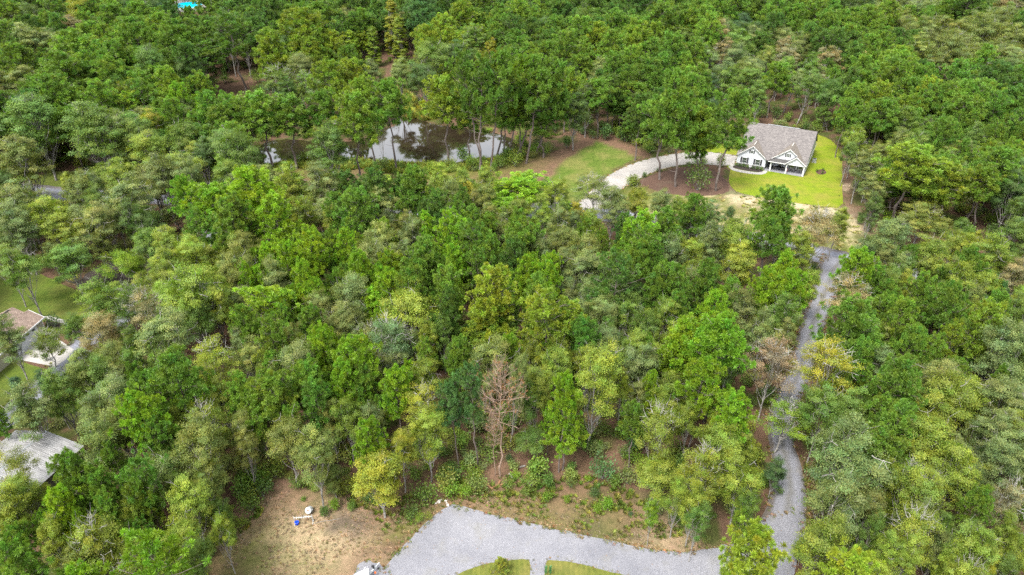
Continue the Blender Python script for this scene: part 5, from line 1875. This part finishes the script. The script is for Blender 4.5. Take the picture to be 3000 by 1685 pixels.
def ring(pts, z, name, mat):
    return sheet(name, [(P0.x + a, P0.y + b_) for a, b_ in pts], z, mat, 0, 2)


ring([(-9, -14), (-2, -20), (8, -19), (14, -8), (13, 10), (6, 22), (-4, 24), (-12, 12), (-13, -2)], .05, 'pool_deck', M['concrete'])
t = thing('swimming_pool', 'turquoise blue swimming pool on a white deck far off behind the pines', 'pool', (P0.x, P0.y, .06))
b = MB()
pp = smooth_closed([Vector((a, c, 0)) for a, c in ((-5, -6), (0, -11), (6, -10), (8, -2), (5, 6), (-2, 9), (-7, 4))], 2)
b.poly([(p.x, p.y, .06) for p in pp])
b.build('water', M['pool'], t)
b = MB()
n = len(pp)
for i in range(n):
    p, q = pp[i], pp[(i + 1) % n]
    po, qo = p * 1.05, q * 1.05
    b.hexa([(p.x, p.y, 0), (po.x, po.y, 0), (qo.x, qo.y, 0), (q.x, q.y, 0), (p.x, p.y, .12), (po.x, po.y, .12), (qo.x, qo.y, .12), (q.x, q.y, .12)])
b.build('coping', M['trim'], t)

# ------------------------------------------------------------------ things in the near clearing
c0 = gp(891, 1532)
t = thing('pipe_rack', 'white plastic pipe rack with short pegs standing on the sandy clearing', 'rack', (c0.x, c0.y, 0), math.radians(6))
wd = 1.05
b = MB()
b.tube([(-wd, 0, 1.0), (wd, 0, 1.0)], [.035, .035], 8)
b.build('top_rail', M['pvc'], t)
for s_ in (-1, 1):
    b = MB()
    b.tube([(s_ * wd, 0, 1.25), (s_ * wd, 0, .02)], [.035, .035], 8)
    b.build('leg', M['pvc'], t)
    b = MB()
    b.tube([(s_ * wd, -.4, .03), (s_ * wd, .4, .03)], [.035, .035], 8)
    b.build('foot', M['pvc'], t)
    b = MB()
    b.tube([(s_ * wd, .35, .05), (s_ * wd, 0, .8)], [.028, .028], 6)
    b.build('brace', M['pvc'], t)
for k in range(6):
    x = -.72 + k * .28
    b = MB()
    b.tube([(x, 0, 1.0), (x + .02, 0, 1.22)], [.022, .022], 6)
    if k in (3, 4):
        b.tube([(x + .02, 0, 1.22), (x + .2, 0, 1.03)], [.02, .02], 6)
    b.tube([(x, -.0, 1.0), (x, -.18, .93)], [.02, .02], 6)
    b.build('peg', M['pvc'], t)
c0 = gp(870.5, 1536)
t = thing('bucket', 'blue plastic bucket at the foot of the white pipe rack', 'bucket', c0)
b = MB()
b.tube([(0, 0, 0), (0, 0, .34), (0, 0, .38), (0, 0, .381), (0, 0, .10)], [.19, .25, .27, .235, .17], 18)
b.build('shell', M['blue'], t)
b = MB()
b.tube([(-.25, 0, .35), (-.2, -.2, .42), (0, -.3, .45), (.2, -.2, .42), (.25, 0, .35)], [.012] * 5, 5)
b.build('handle', M['steel'], t)
c0 = gp(905, 1506)
t = thing('white_drum', 'white plastic drum lying on its side behind the pipe rack', 'drum', (c0.x, c0.y, .12), math.radians(-8))
t.rotation_euler[0] = math.radians(-34)
t.scale = (.85, .85, .85)
b = MB()
R_ = .47
tl = math.radians(28)
dx_, dz_ = math.cos(tl), math.sin(tl)


def ax(s):
    return (0, s * .42 * 1.0, .50 - s * .0)


prof = [(.42, .30), (.42, R_ - .04), (.38, R_), (-.38, R_), (-.42, R_ - .04), (-.42, .17)]
b.tube([(0, s_, .48) for s_, _ in prof], [r for _, r in prof], 24, cap=False)
b.tube([(0, -.42, .48), (0, -.30, .48), (0, .30, .48), (0, .42, .48)], [.17, .16, .16, .30], 24, cap=False)
b.build('shell', M['pvc'], t)
b = MB()
b.tube([(0, -.29, .48), (0, -.285, .48)], [.16, .16], 18)
b.build('hub', M['terracotta'], t)
b = MB()
b.tube([(.44, -.1, .6), (.56, -.16, .6)], [.05, .05], 8)
b.build('bung', M['pvc'], t)

# hose-like fallen stick lying from the rack towards the weeds
c0 = gp(930, 1530)
t = thing('fallen_branch', 'thin pale fallen branch lying on the ground beside the pipe rack', 'branch', c0)
b = MB()
b.tube([(-.4, -.25, .04), (.6, .1, .05), (1.6, .25, .06), (2.6, .5, .05)], [.02, .03, .03, .015], 5)
b.build('stick', M['bark_pale'], t)

# boat on a trailer at the frame's lower edge
bow = gp(1079, 1667, 1.25)
ba = math.atan2(-.50, .87)
t = thing('boat', 'white fibreglass boat with its pointed bow over the grey gravel pad', 'boat', (bow.x, bow.y, 0), ba)
b = MB()
st = [(0.0, .03, 1.30, .95), (-.35, .36, 1.28, .8), (-.9, .70, 1.25, .66), (-1.7, .96, 1.2, .58), (-2.8, 1.1, 1.15, .55), (-4.2, 1.12, 1.1, .55), (-5.6, 1.05, 1.08, .6)]
rows = []
for (yy, w, zt, zb) in st:
    rows.append([(0, yy, zb), (w * .6, yy, zb + .16), (w, yy, zt), (w * .93, yy, zt + .02), (0, yy, zt + .06), (-w * .93, yy, zt + .02), (-w, yy, zt), (-w * .6, yy, zb + .16)])
for r1, r2 in zip(rows, rows[1:]):
    for i in range(8):
        j = (i + 1) % 8
        b.quad(r1[i], r2[i], r2[j], r1[j])
b.poly(rows[-1])
b.poly(rows[0][::-1])
b.build('hull', M['boat'], t)
b = MB()
b.tube([(-.25, -.75, 1.32), (-.25, -.75, 1.40), (-.25, -.95, 1.40), (-.25, -.95, 1.32)], [.02] * 4, 6)
b.build('cleat', M['steel'], t)
b = MB()
b.tube([(.3, -.5, 1.34), (.22, -.15, 1.55), (0, .02, 1.6), (-.22, -.15, 1.55), (-.3, -.5, 1.34)], [.018] * 5, 6)
b.build('bow_rail', M['steel'], t)
c0 = gp(1092, 1672, .5)
t = thing('boat_trailer', 'narrow white boat trailer tongue with winch post poking past the bow', 'trailer', (c0.x, c0.y, 0), ba)
b = MB()
b.hexa([(-.06, -3.2, .42), (.06, -3.2, .42), (.05, 1.15, .46), (-.05, 1.15, .46), (-.06, -3.2, .54), (.06, -3.2, .54), (.05, 1.15, .58), (-.05, 1.15, .58)])
b.hexa([(-1.0, -3.0, .42), (-.9, -3.0, .42), (.0, .1, .46), (-.08, .1, .46), (-1.0, -3.0, .53), (-.9, -3.0, .53), (.0, .1, .56), (-.08, .1, .56)])
b.build('frame', M['pvc'], t)
b = MB()
b.box(-.06, .06, .15, .28, .58, 1.15)
b.box(-.12, .12, .0, .2, 1.0, 1.2)
b.build('winch_post', M['black'], t)
b = MB()
b.tube([(.12, .75, .75), (.12, .75, .05)], [.035, .035], 8)
b.tube([(.06, .75, .10), (.18, .75, .10)], [.10, .10], 12)
b.build('jack_wheel', M['black'], t)
b = MB()
b.box(.35, .5, -.15, .0, .45, .6)
b.build('marker_lamp', M['orange'], t)

# split reddish logs and pale rocks at the wood's edge
for k, (x, y, a, L_) in enumerate(((1160, 1100, 40, 1.3), (1115, 1098, -50, 1.0), (1190, 1075, 75, .8), (1215, 1085, 30, .6), (1365, 950, 20, .8), (1280, 1022, -60, .9))):
    p = gp(1000 + x * TS, 1000 + y * TS)
    names_ = ['thick reddish split log on bare ground in front of the dead pine', 'thinner reddish log lying beside the thick split log', 'short reddish log piece nearest the dead pine trunk', 'smallest reddish log piece beyond the thick split log',
              'pale log piece lying by the blue green shrub', 'pale short log near the low green bushes']
    b = MB()
    b.tube([(-L_ / 2, 0, .12), (0, .02, .13), (L_ / 2, 0, .12)], [.12, .13, .11], 8)
    o = b.build('log', M['wood'] if k < 4 else M['bark_pale'])
    o.location = p
    o.rotation_euler = (0, 0, math.radians(a))
    tag(o, names_[k], 'log', 'logs at the edge of the wood')
for k, (x, y, s_) in enumerate(((735, 1212, .55), (712, 1225, .32), (752, 1200, .3), (803, 1238, .42), (788, 1205, .35), (795, 1222, .28))):
    p = gp(1000 + x * TS, 1000 + y * TS)
    bm_ = MB()
    rr = random.Random(k)
    pts = []
    for i in range(4):
        el = -0.4 + i * .62
        for j in range(7):
            az = j * 2 * math.pi / 7 + rr.uniform(-.2, .2)
            q = s_ * rr.uniform(.75, 1.05) * .5
            pts.append((q * math.cos(el) * math.cos(az) * 1.2, q * math.cos(el) * math.sin(az), max(0, q * math.sin(el) * .8 + .05)))
    fs = []
    for i in range(3):
        for j in range(7):
            fs.append((i * 7 + j, i * 7 + (j + 1) % 7, (i + 1) * 7 + (j + 1) % 7, (i + 1) * 7 + j))
    fs.append(tuple(21 + j for j in range(7)))
    me = bpy.data.meshes.new('rock')
    me.from_pydata(pts, [], fs)
    me.materials.append(M['rock'])
    o = link('rock', me)
    o.location = p
    labs = ['largest pale rock under the bushes at the corner of the gravel court', 'small pale rock closest to the clearing, beside the largest rock', 'small pale rock touching the largest rock on its far side',
            'pale pointed rock right at the tip of the gravel court', 'pale rock just beyond the pointed one at the gravel tip', 'smallest pale rock between the two rocks at the gravel tip']
    tag(o, labs[k], 'rock', 'pale rocks at the gravel corner')

# brush pile by the marsh
p = gp(1000 + 290 * TS, 690 * TS)
t = thing('brush_pile', 'heap of grey dead branches at the head of the green marsh', 'brush pile', p)
b = MB()
rr = random.Random(2)
for i in range(60):
    a = rr.uniform(0, 6.28)
    L_ = rr.uniform(2, 5)
    x0, y0 = rr.uniform(-2, 2), rr.uniform(-1, 1)
    b.tube([(x0, y0, rr.uniform(.2, 1.6)), (x0 + math.cos(a) * L_ * .5, y0 + math.sin(a) * L_ * .4, rr.uniform(.4, 2.2)), (x0 + math.cos(a) * L_, y0 + math.sin(a) * L_ * .8, rr.uniform(0.05, 1))], [.07, .05, .02], 4, cap=False)
tag(b.build('branches', M['bark_pale'], t), kind='stuff')

# spiky seedlings on the gravel islands
for k, (x, y) in enumerate(((1540, 712), (1573, 712))):
    p = gp(1000 + x * TS, 1400 + y * TS + 8)
    t = thing('seedling', ('spiky bright green seedling nearest the narrow gravel gap between the grass islands', 'taller spiky green seedling just beside the first on the grass island')[k], 'seedling', p, 0, 'green seedlings on the island')
    b = MB()
    b.tube([(0, 0, 0), (.03, 0, 1.0), (.08, 0, 1.5)], [.035, .03, .015], 6)
    b.build('stem', M['green_p'], t)
    V = MB()
    for j in range(40):
        a = j * 2.4
        z = .25 + j * .03
        q = Vector((math.cos(a), math.sin(a), .8)) * .22
        w = Vector((-math.sin(a), math.cos(a), 0)) * .03
        c = Vector((.03, 0, z))
        V.poly([c - w * .3, c + q * .6 + w, c + q, c + q * .6 - w])
    V.build('leaf', M['green_p'], t)['kind'] = 'stuff'
p = gp(1000 + 1205 * TS, 1400 + 720 * TS)
o = place_plant('pine_sapling', PR['Y'][0], 'Y', [.15, .17, .02], p, 2.6, 2.3, .4)
tag(o, 'small yellowish pine sapling growing on the crescent grass island', 'sapling', 'pine saplings')

# ------------------------------------------------------------------ labels that single out each tree
LM = [('white cottage', 2270, 430), ('main pond', 1300, 440), ('small pond end', 850, 450), ('tan garage roof', 60, 950), ('metal barn', 110, 1340), ('gravel court', 1560, 1560), ('sandy pipe rack', 893, 1520),
      ('dead brown pine', 1466, 1180), ('road junction', 2440, 770), ('pale sandy driveway', 1840, 490), ('pine straw bed', 2010, 560), ('turquoise pool', 553, 14), ('conical cypresses', 1070, 130),
      ('russet dead conifer', 1432, 116), ('orange brown tree', 2256, 1081), ('dark mulch bed', 360, 830), ('narrow gravel lane', 2290, 1350), ('green marsh', 1190, 300), ('golden pond tree', 1430, 170),
      ('sandy clearing', 870, 1600), ('bare litter gap', 690, 1030), ('far road bend', 150, 560), ('dirt track corner', 2900, 700), ('hillside gap', 720, 270), ('lone lime pine', 1532, 560)]
ORD = ['nearest', 'second nearest', 'third nearest', 'fourth nearest', 'fifth nearest', 'sixth nearest', 'seventh nearest', 'eighth nearest', 'ninth nearest', 'tenth nearest', 'eleventh nearest', 'twelfth nearest',
       'thirteenth nearest', 'fourteenth nearest', 'fifteenth nearest', 'sixteenth nearest', 'seventeenth nearest', 'eighteenth nearest', 'nineteenth nearest', 'twentieth nearest']
KN = {'P': 'bushy pine', 'X': 'dead pine', 'C': 'slim cypress', 'K': 'conical tree', 'B': 'rounded leafy tree', 'S': 'airy pale tree', 'H': 'low shrub'}
CATS = {'P': 'pine', 'X': 'dead tree', 'C': 'cypress', 'K': 'tree', 'B': 'tree', 'S': 'tree', 'H': 'shrub'}
GRP = {'P': 'pine trees of the forest', 'X': 'dead pines at the wood edge', 'C': 'cypresses behind the pond', 'K': 'conical trees', 'B': 'broadleaf trees of the forest', 'S': 'open crowned trees', 'H': 'shrubs and bushes'}
buckets = {}
for (o, kind, ck, name, sx, sy, dia) in PLANTS:
    best = min(LM, key=lambda l: (l[1] - sx) ** 2 + ((l[2] - sy) * 1.3) ** 2)
    dx_, dy_ = sx - best[1], (sy - best[2]) * 1.3
    dr = ('to the right of' if dx_ > 0 else 'to the left of') if abs(dx_) > abs(dy_) else ('nearer than' if dy_ > 0 else 'beyond')
    tk = 'P' if kind in 'PXC' else 'B'
    look = COLW[tk].get(ck, 'green') + ' ' + KN[kind]
    if name == 'bare_tree':
        look = 'leafless grey tree'
    buckets.setdefault((look, dr, best[0]), []).append((dx_ ** 2 + dy_ ** 2, o, kind, name, ck))
for (look, dr, lm), L_ in buckets.items():
    L_.sort(key=lambda a: a[0])
    for r, (_, o, kind, name, ck) in enumerate(L_):
        if kind == 'X':
            lab = 'tall dead pine with brown needles and bare twigs at the wood edge' if o.location.x < -0.0 and sx > 1450 and o is min((q[0] for q in PLANTS if q[1] == 'X'), key=lambda q: -q.scale[0]) else 'small thin dead pine standing beside the tall dead pine'
        elif len(L_) == 1:
            lab = f'{look} {dr} the {lm}'
        else:
            lab = f'{look}, {ORD[r]} such {dr} the {lm}'
        tag(o, lab, 'dead tree' if name == 'bare_tree' else CATS[kind], GRP[kind])
